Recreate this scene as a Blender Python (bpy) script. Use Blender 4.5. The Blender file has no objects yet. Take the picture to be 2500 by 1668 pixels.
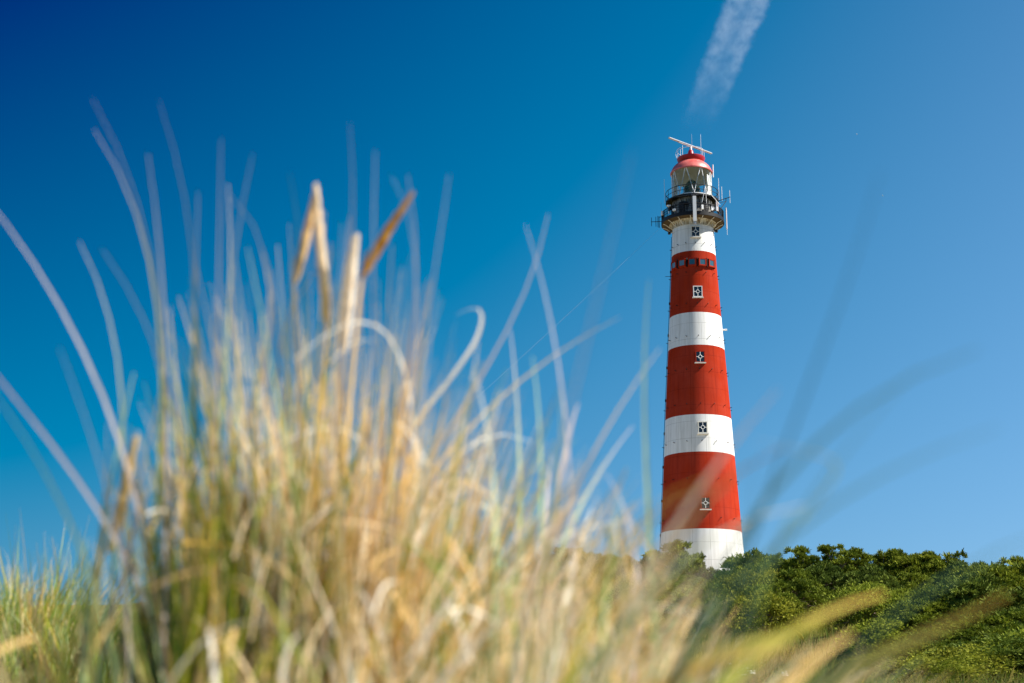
import bpy, bmesh, math, random
import numpy as np
from mathutils import Vector, Matrix

random.seed(7)
rng = np.random.default_rng(7)
R = math.radians
SC = bpy.context.scene
COL = SC.collection

# ------------------------------------------------------------------ camera
PITCH, ROLL, FPX = R(14.83), R(0.354), 50 / 36 * 2500
cam_d = bpy.data.cameras.new("camera")
cam = bpy.data.objects.new("camera", cam_d)
COL.objects.link(cam)
SC.camera = cam
FW = Vector((0, math.cos(PITCH), math.sin(PITCH)))
UP0 = Vector((0, -math.sin(PITCH), math.cos(PITCH)))
RT0 = Vector((1, 0, 0))
RT = RT0 * math.cos(ROLL) + UP0 * math.sin(ROLL)
UP = UP0 * math.cos(ROLL) - RT0 * math.sin(ROLL)
cam.matrix_world = Matrix(((RT.x, UP.x, -FW.x, 0), (RT.y, UP.y, -FW.y, 0), (RT.z, UP.z, -FW.z, 0), (0, 0, 0, 1)))
cam_d.lens = 50
cam_d.sensor_width = 36
cam_d.clip_start = 0.05
cam_d.clip_end = 20000
cam_d.dof.use_dof = True
cam_d.dof.focus_distance = 165
cam_d.dof.aperture_fstop = 3.0
cam_d.dof.aperture_blades = 0

# ------------------------------------------------------------------ sky and sun
SUN_AZ, SUN_EL = R(101), R(46)           # azimuth clockwise from +Y (the view direction)
sun_dir = Vector((math.sin(SUN_AZ) * math.cos(SUN_EL), math.cos(SUN_AZ) * math.cos(SUN_EL), math.sin(SUN_EL)))
w = bpy.data.worlds.new("World")
SC.world = w
w.use_nodes = True
nt = w.node_tree
nt.nodes.clear()
N, L = nt.nodes.new, nt.links.new
out = N("ShaderNodeOutputWorld")
bg = N("ShaderNodeBackground")
sky = N("ShaderNodeTexSky")
sky.sky_type = 'NISHITA'
sky.sun_disc = False
sky.sun_elevation = SUN_EL
sky.sun_rotation = SUN_AZ
sky.air_density = 1.0
sky.dust_density = 0.6
sky.ozone_density = 2.0
# deep polarised blue: deepest away from the sun and high up, paler to the right and towards the horizon
tc = N("ShaderNodeTexCoord")
sep = N("ShaderNodeSeparateXYZ")
L(tc.outputs["Generated"], sep.inputs[0])


def clampd(src, lo, hi):
    n = N("ShaderNodeClamp")
    n.inputs["Min"].default_value = lo
    n.inputs["Max"].default_value = hi
    L(src, n.inputs["Value"])
    return n.outputs[0]


def vmath(op, a, b):
    n = N("ShaderNodeVectorMath")
    n.operation = op
    for k, v in ((0, a), (1, b)):
        if isinstance(v, tuple):
            n.inputs[k].default_value = v
        else:
            L(v, n.inputs[k])
    return n.outputs[0]


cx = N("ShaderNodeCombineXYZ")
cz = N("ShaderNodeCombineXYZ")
fill_sky = N("ShaderNodeMapRange")         # out of view the sky brightens again, raised further to fill shaded sides
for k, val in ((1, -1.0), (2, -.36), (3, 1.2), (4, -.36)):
    fill_sky.inputs[k].default_value = val
L(sep.outputs[0], fill_sky.inputs[0])
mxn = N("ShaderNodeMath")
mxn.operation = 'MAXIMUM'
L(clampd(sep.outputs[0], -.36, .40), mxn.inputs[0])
L(fill_sky.outputs[0], mxn.inputs[1])
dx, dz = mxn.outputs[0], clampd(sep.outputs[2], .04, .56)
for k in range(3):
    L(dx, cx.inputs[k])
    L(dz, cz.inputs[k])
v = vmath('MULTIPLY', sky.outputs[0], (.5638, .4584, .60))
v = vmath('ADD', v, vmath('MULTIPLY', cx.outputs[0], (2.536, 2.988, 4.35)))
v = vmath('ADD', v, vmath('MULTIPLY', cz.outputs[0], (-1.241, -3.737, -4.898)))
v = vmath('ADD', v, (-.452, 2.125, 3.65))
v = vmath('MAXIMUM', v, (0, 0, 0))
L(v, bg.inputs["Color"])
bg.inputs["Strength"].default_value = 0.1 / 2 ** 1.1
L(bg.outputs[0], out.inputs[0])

sun_d = bpy.data.lights.new("sun", 'SUN')
sun_d.energy = 4.95
sun_d.angle = R(0.53)
sun_d.color = (1.0, 0.95, 0.86)
sun = bpy.data.objects.new("sun", sun_d)
sun.rotation_euler = (-sun_dir).to_track_quat('-Z', 'Y').to_euler()
sun.location = (60, -20, 80)
COL.objects.link(sun)

SC.view_settings.view_transform = 'Standard'
SC.view_settings.look = 'None'
SC.view_settings.exposure = 1.1
SC.view_settings.gamma = 1.0
SC.render.engine = 'CYCLES'
SC.cycles.use_denoising = True
SC.cycles.max_bounces = 14
SC.cycles.diffuse_bounces = 6
SC.cycles.transmission_bounces = 10
SC.cycles.transparent_max_bounces = 16
SC.cycles.volume_bounces = 0
SC.cycles.sample_clamp_indirect = 6


def ray(px, py):
    """direction through a point of the photograph, scaled to y = 1 (metres ahead)"""
    d = FW + RT * ((px - 1250) / FPX) - UP * ((py - 834) / FPX)
    return d / d.y


def at(px, py, y):
    return ray(px, py) * y


# ------------------------------------------------------------------ materials
def mat(name, col, rough=0.6, metal=0.0, spec=0.4, build=None):
    m = bpy.data.materials.new(name)
    m.use_nodes = True
    b = m.node_tree.nodes["Principled BSDF"]
    b.inputs["Base Color"].default_value = (*col, 1)
    b.inputs["Roughness"].default_value = rough
    b.inputs["Metallic"].default_value = metal
    b.inputs["Specular IOR Level"].default_value = spec
    if build:
        build(m.node_tree, b)
    return m


def noise(t, scale, detail=4.0, vec=None, rough=0.55):
    n = t.nodes.new("ShaderNodeTexNoise")
    n.inputs["Scale"].default_value = scale
    n.inputs["Detail"].default_value = detail
    n.inputs["Roughness"].default_value = rough
    if vec is not None:
        t.links.new(vec, n.inputs["Vector"])
    return n


def ramp(t, src, stops):
    r = t.nodes.new("ShaderNodeValToRGB")
    e = r.color_ramp.elements
    while len(e) < len(stops):
        e.new(0.5)
    for i, (p, c) in enumerate(stops):
        e[i].position = p
        e[i].color = (*c, 1)
    t.links.new(src, r.inputs["Fac"])
    return r


def mixc(t, a, b, fac, mode='MIX'):
    m = t.nodes.new("ShaderNodeMix")
    m.data_type = 'RGBA'
    m.blend_type = mode
    for v, s in ((a, 6), (b, 7)):
        if isinstance(v, tuple):
            m.inputs[s].default_value = (*v, 1)
        else:
            t.links.new(v, m.inputs[s])
    if isinstance(fac, (int, float)):
        m.inputs[0].default_value = fac
    else:
        t.links.new(fac, m.inputs[0])
    return m.outputs[2]


def objvec(t, sx=1, sy=1, sz=1):
    c = t.nodes.new("ShaderNodeTexCoord")
    mp = t.nodes.new("ShaderNodeMapping")
    mp.inputs["Scale"].default_value = (sx, sy, sz)
    t.links.new(c.outputs["Object"], mp.inputs["Vector"])
    return mp.outputs[0]


def bump(t, b, h, strength, dist=0.02):
    n = t.nodes.new("ShaderNodeBump")
    n.inputs["Strength"].default_value = strength
    n.inputs["Distance"].default_value = dist
    t.links.new(h, n.inputs["Height"])
    t.links.new(n.outputs[0], b.inputs["Normal"])


def painted_iron(base, dirt):
    """painted iron plates: rain streaks, patchy fading, plate seams every 2.05 m and every 24 degrees"""
    def f(t, b):
        streak = noise(t, 1.0, 5, objvec(t, 2.6, 2.6, 0.14))
        patch = noise(t, 0.35, 3, objvec(t))
        s = ramp(t, streak.outputs[0], [(0.42, (0, 0, 0)), (0.72, (1, 1, 1))])
        p = ramp(t, patch.outputs[0], [(0.35, (0, 0, 0)), (0.7, (1, 1, 1))])
        c = mixc(t, base, tuple(min(1, x * 1.05 + .012) for x in base), p.outputs[0])
        mul_ = t.nodes.new("ShaderNodeMath")
        mul_.operation = 'MULTIPLY'
        t.links.new(s.outputs[0], mul_.inputs[0])
        mul_.inputs[1].default_value = 0.38
        c = mixc(t, c, dirt, mul_.outputs[0])
        # seams
        co = t.nodes.new("ShaderNodeTexCoord")
        sp = t.nodes.new("ShaderNodeSeparateXYZ")
        t.links.new(co.outputs["Object"], sp.inputs[0])

        def math_(op, a, bb=None):
            n = t.nodes.new("ShaderNodeMath")
            n.operation = op
            for i, v in enumerate((a, bb)):
                if v is None:
                    continue
                if isinstance(v, (int, float)):
                    n.inputs[i].default_value = v
                else:
                    t.links.new(v, n.inputs[i])
            return n.outputs[0]
        hz = math_('LESS_THAN', math_('FRACT', math_('DIVIDE', sp.outputs[2], 2.05)), 0.022)
        ang = math_('ADD', math_('ARCTAN2', sp.outputs[0], math_('MULTIPLY', sp.outputs[1], -1)), 6.5)
        vt = math_('LESS_THAN', math_('FRACT', math_('DIVIDE', ang, R(24))), 0.03)
        wob = noise(t, 0.8, 2, objvec(t))
        seam = math_('MULTIPLY', math_('MAXIMUM', hz, vt), math_('MULTIPLY', wob.outputs[0], 0.8))
        c = mixc(t, c, tuple(x * .45 for x in dirt), seam)
        t.links.new(c, b.inputs["Base Color"])
        bump(t, b, noise(t, 6, 3, objvec(t)).outputs[0], 0.12, 0.02)
    return f


M = {}
M['white_paint'] = mat("white_paint", (.8, .8, .77), .55, spec=.2, build=painted_iron((.70, .70, .68), (.33, .32, .28)))
M['red_paint'] = mat("red_paint", (.5, .05, .02), .7, spec=.0, build=painted_iron((.32, .028, .010), (.17, .016, .012)))


def stained(t, b):
    st = noise(t, 1.0, 5, objvec(t, 5, 5, .7))
    r = ramp(t, st.outputs[0], [(.40, (.55, .54, .48)), (.54, (.34, .29, .19)), (.68, (.13, .08, .04))])
    t.links.new(r.outputs[0], b.inputs["Base Color"])


def service(t, b):
    st = noise(t, 1.4, 6, objvec(t, 2, 2, .8))
    r = ramp(t, st.outputs[0], [(.36, (.36, .36, .33)), (.50, (.17, .165, .15)), (.62, (.03, .03, .03))])
    t.links.new(r.outputs[0], b.inputs["Base Color"])


def dome_red(t, b):
    st = noise(t, 1.2, 4, objvec(t, 1, 1, .6))
    r = ramp(t, st.outputs[0], [(.3, (.52, .07, .06)), (.7, (.62, .17, .14))])
    t.links.new(r.outputs[0], b.inputs["Base Color"])


M['stained_cream'] = mat("stained_cream", (.5, .45, .3), .8, build=stained)
M['rusty_soffit'] = mat("rusty_soffit", (.085, .062, .035), .9, spec=.1)
M['bracket_white'] = mat("bracket_white", (.62, .60, .52), .6)
M['service_wall'] = mat("service_wall", (.5, .5, .47), .7, build=service)
M['black_iron'] = mat("black_iron", (.008, .008, .009), .55, spec=.25)
M['dome_red'] = mat("dome_red", (.55, .1, .08), .38, spec=.6, build=dome_red)
M['cowl_red'] = mat("cowl_red", (.36, .008, .02), .4)
M['white_metal'] = mat("white_metal", (.78, .78, .78), .35)
M['radar_grey'] = mat("radar_grey", (.56, .55, .56), .45)
M['grey_metal'] = mat("grey_metal", (.40, .41, .43), .4, metal=.3)
M['pink_tube'] = mat("pink_tube", (.62, .52, .50), .4)
M['dark_glass'] = mat("dark_glass", (.012, .016, .022), .08, spec=.6)
M['sky_glass'] = mat("sky_glass", (.03, .09, .12), .06, spec=1.0)
M['frame_white'] = mat("frame_white", (.72, .72, .69), .5)
M['sill_stone'] = mat("sill_stone", (.62, .60, .55), .7)
M['lens_green'] = mat("lens_green", (.03, .085, .065), .12, spec=1.0)
M['interior_cream'] = mat("interior_cream", (.78, .76, .66), .8)
M['curtain'] = mat("curtain", (.8, .8, .76), .8)
M['trunk_bark'] = mat("trunk_bark", (.20, .15, .11), .9)


def pane_nodes(t, b):
    tr = t.nodes.new("ShaderNodeBsdfTransparent")
    tr.inputs[0].default_value = (.93, .96, .95, 1)
    gl = t.nodes.new("ShaderNodeBsdfGlossy")
    gl.inputs["Roughness"].default_value = .05
    lw = t.nodes.new("ShaderNodeLayerWeight")
    lw.inputs[0].default_value = .2
    mx = t.nodes.new("ShaderNodeMixShader")
    t.links.new(lw.outputs["Fresnel"], mx.inputs[0])
    t.links.new(tr.outputs[0], mx.inputs[1])
    t.links.new(gl.outputs[0], mx.inputs[2])
    t.links.new(mx.outputs[0], t.nodes["Material Output"].inputs[0])


M['lantern_pane'] = mat("lantern_pane", (.8, .8, .8), build=pane_nodes)


def leafy(name, tint=(1, 1, 1), trans=.3, rough=.5, spec=.3, vary=True):
    """colour comes from the mesh's own per-leaf colour; thin leaves let light through"""
    m = bpy.data.materials.new(name)
    m.use_nodes = True
    t = m.node_tree
    b = t.nodes["Principled BSDF"]
    b.inputs["Roughness"].default_value = rough
    b.inputs["Specular IOR Level"].default_value = spec
    a = t.nodes.new("ShaderNodeAttribute")
    a.attribute_name = "Col"
    oi = t.nodes.new("ShaderNodeObjectInfo")
    rr = ramp(t, oi.outputs["Random"], [(0, (.78, .80, .70)), (.5, (1, 1, 1)), (1, (1.25, 1.12, .9))])
    c = mixc(t, a.outputs["Color"], rr.outputs[0], 1.0 if vary else 0.0, 'MULTIPLY')
    c = mixc(t, c, tint, 1.0, 'MULTIPLY')
    t.links.new(c, b.inputs["Base Color"])
    tl = t.nodes.new("ShaderNodeBsdfTranslucent")
    t.links.new(c, tl.inputs[0])
    mx = t.nodes.new("ShaderNodeMixShader")
    mx.inputs[0].default_value = trans
    t.links.new(b.outputs[0], mx.inputs[1])
    t.links.new(tl.outputs[0], mx.inputs[2])
    t.links.new(mx.outputs[0], t.nodes["Material Output"].inputs[0])
    return m


M['blade'] = leafy("grass_blade", trans=.38, rough=.6, spec=.15, vary=False)
M['panicle'] = leafy("seed_panicle", trans=.12, rough=.8, spec=.1, vary=False)
M['needles'] = leafy("pine_needles", trans=.18, rough=.7, spec=.08)
M['leaves'] = leafy("shrub_leaves", trans=.3, rough=.7, spec=.08)


def ground(t, b):
    v = objvec(t)
    n1 = noise(t, .16, 5, v)
    n2 = noise(t, 3.0, 6, v)
    r1 = ramp(t, n1.outputs[0], [(.32, (.075, .075, .022)), (.5, (.16, .125, .035)), (.68, (.26, .19, .075))])
    r2 = ramp(t, n2.outputs[0], [(.3, (.45, .45, .42)), (.7, (1.15, 1.1, 1.0))])
    c = mixc(t, r1.outputs[0], r2.outputs[0], 1.0, 'MULTIPLY')
    # unseen pale sandy ground added round the lighthouse to bounce light onto its shaded side
    dv = t.nodes.new("ShaderNodeVectorMath")
    dv.operation = 'DISTANCE'
    dv.inputs[1].default_value = (24, 172, 14)
    t.links.new(v, dv.inputs[0])
    sm = t.nodes.new("ShaderNodeMapRange")
    sm.inputs[1].default_value = 52
    sm.inputs[2].default_value = 42
    t.links.new(dv.outputs["Value"], sm.inputs[0])
    bounce_sand = ramp(t, n1.outputs[0], [(.3, (.42, .36, .25)), (.7, (.56, .49, .36))])
    c = mixc(t, c, bounce_sand.outputs[0], sm.outputs[0])
    dn = t.nodes.new("ShaderNodeVectorMath")         # and more added between the near tufts, to bounce light into the grass
    dn.operation = 'DISTANCE'
    dn.inputs[1].default_value = (.75, 1.9, -.3)
    t.links.new(v, dn.inputs[0])
    sn = t.nodes.new("ShaderNodeMapRange")
    sn.inputs[1].default_value = 1.15
    sn.inputs[2].default_value = .85
    t.links.new(dn.outputs["Value"], sn.inputs[0])
    c = mixc(t, c, bounce_sand.outputs[0], sn.outputs[0])
    t.links.new(c, b.inputs["Base Color"])
    bump(t, b, noise(t, 2.2, 8, v).outputs[0], .8, .3)


M['dune'] = mat("dune_turf", (.15, .12, .04), .95, spec=.1, build=ground)
M['petal'] = mat("white_petal", (.85, .85, .80), .7)
M['speck_white'] = mat("white_speck", (.85, .85, .86), .7)


# ------------------------------------------------------------------ mesh helpers
class MB:
    def __init__(s):
        s.v, s.f = [], []

    def add(s, vs, fs):
        o = len(s.v)
        s.v += [tuple(p) for p in vs]
        s.f += [tuple(i + o for i in f) for f in fs]

    def box(s, c, size, rot=None):
        hx, hy, hz = (k / 2 for k in size)
        vs = [Vector((x, y, z)) for x in (-hx, hx) for y in (-hy, hy) for z in (-hz, hz)]
        if rot is not None:
            vs = [rot @ p for p in vs]
        c = Vector(c)
        s.add([p + c for p in vs], [(0, 1, 3, 2), (4, 6, 7, 5), (0, 4, 5, 1), (2, 3, 7, 6), (0, 2, 6, 4), (1, 5, 7, 3)])

    def tube(s, pts, rad, n=8, cap=True):
        pts = [Vector(p) for p in pts]
        if not hasattr(rad, '__len__'):
            rad = [rad] * len(pts)
        rings, a = [], None
        for i, p in enumerate(pts):
            t = (pts[min(i + 1, len(pts) - 1)] - pts[max(i - 1, 0)]).normalized()
            if a is None:
                a = t.orthogonal().normalized()
            else:
                a = (a - t * a.dot(t)).normalized()
            b = t.cross(a)
            rings.append([p + (a * math.cos(2 * math.pi * k / n) + b * math.sin(2 * math.pi * k / n)) * rad[i] for k in range(n)])
        vs = [q for r_ in rings for q in r_]
        fs = []
        for i in range(len(pts) - 1):
            for k in range(n):
                fs.append((i * n + k, i * n + (k + 1) % n, (i + 1) * n + (k + 1) % n, (i + 1) * n + k))
        if cap:
            fs.append(tuple(range(n))[::-1])
            fs.append(tuple((len(pts) - 1) * n + k for k in range(n)))
        s.add(vs, fs)

    def lathe(s, prof, n=96, a0=0, a1=360, close=False):
        full = abs(a1 - a0 - 360) < 1e-6
        m = n if full else n + 1
        vs = []
        for k in range(m):
            th = R(a0 + (a1 - a0) * k / n)
            vs += [(r_ * math.sin(th), -r_ * math.cos(th), z) for r_, z in prof]
        P = len(prof)
        fs = []
        for k in range(n):
            k2 = (k + 1) % m
            for j in range(P - 1 + (1 if close else 0)):
                j2 = (j + 1) % P
                fs.append((k * P + j, k2 * P + j, k2 * P + j2, k * P + j2))
        s.add(vs, fs)

    def ring(s, r_, z, rad, n=96, m=6, a0=0, a1=360):
        prof = [(r_ + rad * math.cos(2 * math.pi * k / m), z + rad * math.sin(2 * math.pi * k / m)) for k in range(m)]
        s.lathe(prof, n, a0, a1, close=True)

    def build(s, name, m, parent=None, smooth=35, loc=None):
        me = bpy.data.meshes.new(name)
        me.from_pydata(s.v, [], s.f)
        me.materials.append(m)
        if smooth:
            me.polygons.foreach_set("use_smooth", [True] * len(me.polygons))
            me.set_sharp_from_angle(angle=R(smooth))
        me.update()
        o = bpy.data.objects.new(name, me)
        COL.objects.link(o)
        if parent:
            o.parent = parent
        if loc is not None:
            o.location = loc
        return o


def np_mesh(name, V, F, m, colors=None, parent=None, loc=None):
    """V (n,3), F (m,k) index array, colors (n,3)"""
    me = bpy.data.meshes.new(name)
    V = np.ascontiguousarray(V, dtype=np.float32)
    F = np.ascontiguousarray(F, dtype=np.int32)
    k = F.shape[1]
    me.vertices.add(len(V))
    me.vertices.foreach_set("co", V.ravel())
    me.loops.add(F.size)
    me.loops.foreach_set("vertex_index", F.ravel())
    me.polygons.add(len(F))
    me.polygons.foreach_set("loop_start", np.arange(0, F.size, k, dtype=np.int32))
    if colors is not None:
        a = me.attributes.new("Col", 'FLOAT_COLOR', 'POINT')
        c4 = np.ones((len(V), 4), dtype=np.float32)
        c4[:, :3] = colors
        a.data.foreach_set("color", c4.ravel())
    me.materials.append(m)
    me.update(calc_edges=True)
    me.validate()
    o = bpy.data.objects.new(name, me)
    COL.objects.link(o)
    if parent:
        o.parent = parent
    if loc is not None:
        o.location = loc
    return o


def tag(o, label=None, cat=None, group=None, kind=None):
    for k, v in (("label", label), ("category", cat), ("group", group), ("kind", kind)):
        if v:
            o[k] = v
    return o


def empty(name, loc, rz=0):
    o = bpy.data.objects.new(name, None)
    o.location = loc
    o.rotation_euler = (0, 0, rz)
    o.empty_display_size = .2
    COL.objects.link(o)
    return o


# ------------------------------------------------------------------ terrain
_y = np.array([-400, -30, 0, 4, 8, 15, 25, 40, 60, 80, 95, 120, 150, 169, 215, 280, 420, 900, 4000.])
_z = np.array([-6, -.8, -.31, -.30, -.26, -.12, .30, 1.2, 3.3, 5.7, 7.4, 10.0, 13.0, 14.6, 15.0, 12, 3, -4, -8.])


def H(x, y):
    x, y = np.asarray(x, float), np.asarray(y, float)
    z = np.interp(y, _y, _z)
    far = np.clip((y - 30) / 50, 0, 1)
    az = x / np.maximum(y, 1)
    z = z - far * np.clip((az - .29) / .10, 0, 1.6) ** 1.5 * 1.5 * np.clip(y / 90, 0, 1.2)
    z = z - far * np.clip((-.02 - az) / .25, 0, 1.2) * 2.0
    z = z + .62 * np.exp(-(((x + 2.45) / 1.5) ** 2 + ((y - 6.9) / 1.9) ** 2))        # small dune on the left
    z = z + 1.6 * np.exp(-(((x - 19) / 8) ** 2 + ((y - 46) / 7) ** 2))             # hump at the right
    z = z + far * .35 * np.sin(x * .31 + 1.3) * np.sin(y * .23)
    z = z + .03 * np.sin(x * 2.1) * np.sin(y * 1.7 + .4)
    return z


def axis(a, near, far_):
    s = np.linspace(-1, 1, a)
    return np.sign(s) * (np.abs(s) * near + (np.abs(s) ** 5) * far_)


xs = axis(241, 60, 3000)
ys = np.concatenate([np.linspace(-300, -12, 14), np.arange(-10, 30, .4), np.arange(30, 220, 1.6), np.linspace(224, 460, 22), np.geomspace(500, 4000, 14)])
GX, GY = np.meshgrid(xs, ys)
GV = np.stack([GX.ravel(), GY.ravel(), H(GX, GY).ravel()], -1)
nx, ny = len(xs), len(ys)
ii = (np.arange(ny - 1)[:, None] * nx + np.arange(nx - 1)[None]).ravel()
GF = np.stack([ii, ii + 1, ii + nx + 1, ii + nx], -1)
g = np_mesh("ground", GV, GF, M['dune'])
g.data.polygons.foreach_set("use_smooth", [True] * len(g.data.polygons))
tag(g, kind="structure")

# ------------------------------------------------------------------ lighthouse
BASE = Vector((22.625, 169.0, 13.6))
YAW = math.atan2(BASE.x, BASE.y)
LH = empty("lighthouse", BASE, -YAW)
tag(LH, "tall red and white banded round lighthouse with glazed lantern and rotating radar bar on top", "lighthouse")
ZB = BASE.z


def Z(z):
    return z - ZB


def pol(r_, th, z):
    return Vector((r_ * math.sin(R(th)), -r_ * math.cos(R(th)), Z(z)))


_tz = np.array([13.0, 17, 21.31, 30.42, 34.95, 43.60, 47.77, 55.75, 59.25])
_tr = np.array([5.26, 5.02, 4.759, 4.229, 3.972, 3.447, 3.177, 2.741, 2.57])


def TR(z):
    return float(np.interp(z, _tz, _tr))


for z0, z1, c in ((13.2, 21.31, 'white'), (21.31, 30.42, 'red'), (30.42, 34.95, 'white'), (34.95, 43.60, 'red'),
                  (43.60, 47.77, 'white'), (47.77, 55.75, 'red'), (55.75, 59.22, 'white')):
    b = MB()
    zs = [z0] + [z for z in np.arange(math.ceil(z0), z1, 1.0) if z - z0 > .2 and z1 - z > .2] + [z1]
    b.lathe([(TR(z), Z(z)) for z in zs], 128)
    b.build(c + "_band", M[c + '_paint'], LH, smooth=60)
b = MB()
b.lathe([(5.3, Z(13.0)), (5.75, Z(13.0)), (5.75, Z(14.6)), (5.6, Z(14.7)), (5.15, Z(14.75))], 96)
b.build("plinth", M['white_paint'], LH)
b = MB()
b.lathe([(2.56, Z(59.21)), (2.605, Z(59.215)), (2.605, Z(59.27)), (2.57, Z(59.275))], 96)
b.build("collar", M['bracket_white'], LH)


def frame_at(th):
    """axes of a wall panel at azimuth th: right, out"""
    out_ = Vector((math.sin(R(th)), -math.cos(R(th)), 0))
    rt_ = Vector((math.cos(R(th)), math.sin(R(th)), 0))
    return rt_, out_, Matrix((rt_, out_, Vector((0, 0, 1)))).transposed()


def wall_window(z, th, casing, proud):
    wd, ht = 1.12, 1.42
    rt_, o_, rot = frame_at(th)
    r0 = TR(z)
    slope = (TR(z + .7) - TR(z - .7)) / 1.4
    rs = r0 + abs(slope) * .7 + .012
    c = lambda u, v, d: o_ * (rs + d) + rt_ * u + Vector((0, 0, Z(z) + v))
    b = MB()
    t_ = .10
    for u, v, sx, sz in ((-wd / 2 + t_ / 2, 0, t_, ht), (wd / 2 - t_ / 2, 0, t_, ht)):
        b.box(c(u, v, proud / 2 - .12), (sx, proud + .24, sz), rot)
    for v in (-ht / 2 + t_ / 2, ht / 2 - t_ / 2):
        b.box(c(0, v, proud / 2 - .123), (wd - 2 * t_ - .004, proud + .24, t_), rot)
    win = b.build("window", casing, LH, smooth=0)
    b = MB()
    b.box(c(0, 0, -.10), (wd - 2 * t_ - .006, .22, ht - 2 * t_ - .006), rot)
    b.build("glass", M['dark_glass'], win, smooth=0)
    b = MB()
    n, rr = 24, .205
    for k in range(n):
        a0_, a1_ = 2 * math.pi * k / n, 2 * math.pi * (k + 1) / n
        b.tube([c(rr * math.cos(a0_), rr * math.sin(a0_), .035), c(rr * math.cos(a1_), rr * math.sin(a1_), .035)], .036, 6)
    b.tube([c(0, rr, .035), c(0, ht / 2 - t_, .035)], .034, 6)
    b.tube([c(0, -rr, .035), c(0, -ht / 2 + t_, .035)], .034, 6)
    b.tube([c(rr, 0, .035), c(wd / 2 - t_, 0, .035)], .034, 6)
    b.tube([c(-rr, 0, .035), c(-wd / 2 + t_, 0, .035)], .034, 6)
    b.build("tracery", M['frame_white'], win, smooth=60)
    b = MB()
    b.box(c(0, -ht / 2 - .065, .03), (wd + .22, .40, .12), rot)
    b.build("sill", M['sill_stone'], win, smooth=0)


wall_window(58.25, 7, M['bracket_white'], .05)
wall_window(50.37, 7, M['frame_white'], .11)
wall_window(42.05, 7, M['red_paint'], .05)
wall_window(33.32, 7, M['bracket_white'], .05)
wall_window(24.27, 7, M['red_paint'], .05)

# the row of small square observation windows with red frames near the top of the upper red band
for th in (-53, -28.5, -4, 20.5, 45):
    z = 54.22
    rt_, o_, rot = frame_at(th)
    r0 = TR(z - .6)
    b = MB()
    cc = lambda u, v, d: o_ * (r0 + d) + rt_ * u + Vector((0, 0, Z(z) + v))
    s_, t_ = .98, .15
    for u in (-s_ / 2 + t_ / 2, s_ / 2 - t_ / 2):
        b.box(cc(u, 0, .02), (t_, .5, s_), rot)
    for v in (-s_ / 2 + t_ / 2, s_ / 2 - t_ / 2):
        b.box(cc(0, v, .017), (s_ - 2 * t_ - .004, .5, t_), rot)
    win = b.build("square_window", M['red_paint'], LH, smooth=0)
    b = MB()
    b.box(cc(0, 0, -.02), (s_ - 2 * t_ - .006, .5, s_ - 2 * t_ - .006), rot)
    b.build("pane", M['sky_glass'], win, smooth=0)
    b = MB()
    b.box(cc(.62, 0, .03), (.07, .3, 1.15), rot)
    b.build("bracket_bar", M['black_iron'], win, smooth=0)

# rows of short climbing pegs round the shaft
for z in (56.79, 52.95, 48.87, 44.73, 40.57, 36.27, 31.72, 27.25, 22.61, 18.01):
    for k in range(-4, 5):                      # the side one can see
        th = 5 + 24 * k
        r0 = TR(z)
        b = MB()
        b.tube([pol(r0 - .1, th, z - .03), pol(r0 + .26, th, z + .04)], .042, 6)
        b.build("peg", M['black_iron'], LH, smooth=60)
# lightning conductor down the left side, small fittings
b = MB()
b.tube([pol(TR(z) + .07, -88, z) for z in np.linspace(15, 58.5, 40)], .035, 5)
for z in np.arange(17, 58, 4.1):
    b.box(pol(TR(z) + .06, -88, z), (.18, .14, .3))
b.build("lightning_conductor", M['black_iron'], LH)
b = MB()
b.tube([pol(TR(46.2), 86, 46.2), pol(TR(46.2) + .55, 86, 46.2)], .11, 10)
b.build("vent_pipe", M['white_metal'], LH)
b = MB()
b.tube([pol(TR(53.3), -86, 53.3), pol(TR(53.3) + .7, -86, 53.3)], .03, 6)
b.build("rod", M['black_iron'], LH)

# cornice under the gallery with curved brackets
b = MB()
b.lathe([(2.57, Z(59.28)), (2.585, Z(59.55)), (2.64, Z(59.78)), (2.78, Z(59.93)), (2.95, Z(59.99))], 128)
b.build("cornice", M['stained_cream'], LH, smooth=60)
b = MB()
b.lathe([(2.95, Z(59.99)), (3.80, Z(60.06))], 128)
b.build("soffit", M['rusty_soffit'], LH, smooth=60)
for k in range(15):
    th = -4 + 24 * k
    b = MB()
    b.tube([pol(2.56, th, 59.34), pol(2.75, th, 59.40), pol(3.0, th, 59.52), pol(3.25, th, 59.72), pol(3.5, th, 59.88), pol(3.8, th, 59.98)], [.05, .05, .045, .045, .045, .05], 6)
    b.build("bracket", M['bracket_white'], LH)

# lower gallery
b = MB()
b.lathe([(3.80, Z(60.055)), (3.93, Z(60.05)), (3.93, Z(60.50)), (2.5, Z(60.51))], 128)
b.build("gallery_deck", M['black_iron'], LH, smooth=30)
b = MB()
for z, rad in ((61.54, .05), (61.2, .03), (60.9, .03)):
    b.ring(3.86, Z(z), rad, 96)
for k in range(30):
    th = 6 + 12 * k
    b.tube([pol(3.86, th, 60.5), pol(3.86, th, 61.54)], .04, 6)
for k in range(150):
    th = 2.4 * k + 1
    b.tube([pol(3.86, th, 60.5), pol(3.86, th, 61.5)], .028, 4, False)
b.build("gallery_railing", M['black_iron'], LH)
b = MB()
b.lathe([(2.52, Z(60.5)), (2.52, Z(62.93))], 96)
b.build("service_room", M['service_wall'], LH, smooth=60)
for th in (-30, 40, 75, -75):
    rt_, o_, rot = frame_at(th)
    b = MB()
    b.box(o_ * 2.53 + Vector((0, 0, Z(61.55))), (.75, .16, 1.7), rot)
    b.build("hatch_door", M['black_iron'], LH, smooth=0)
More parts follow.
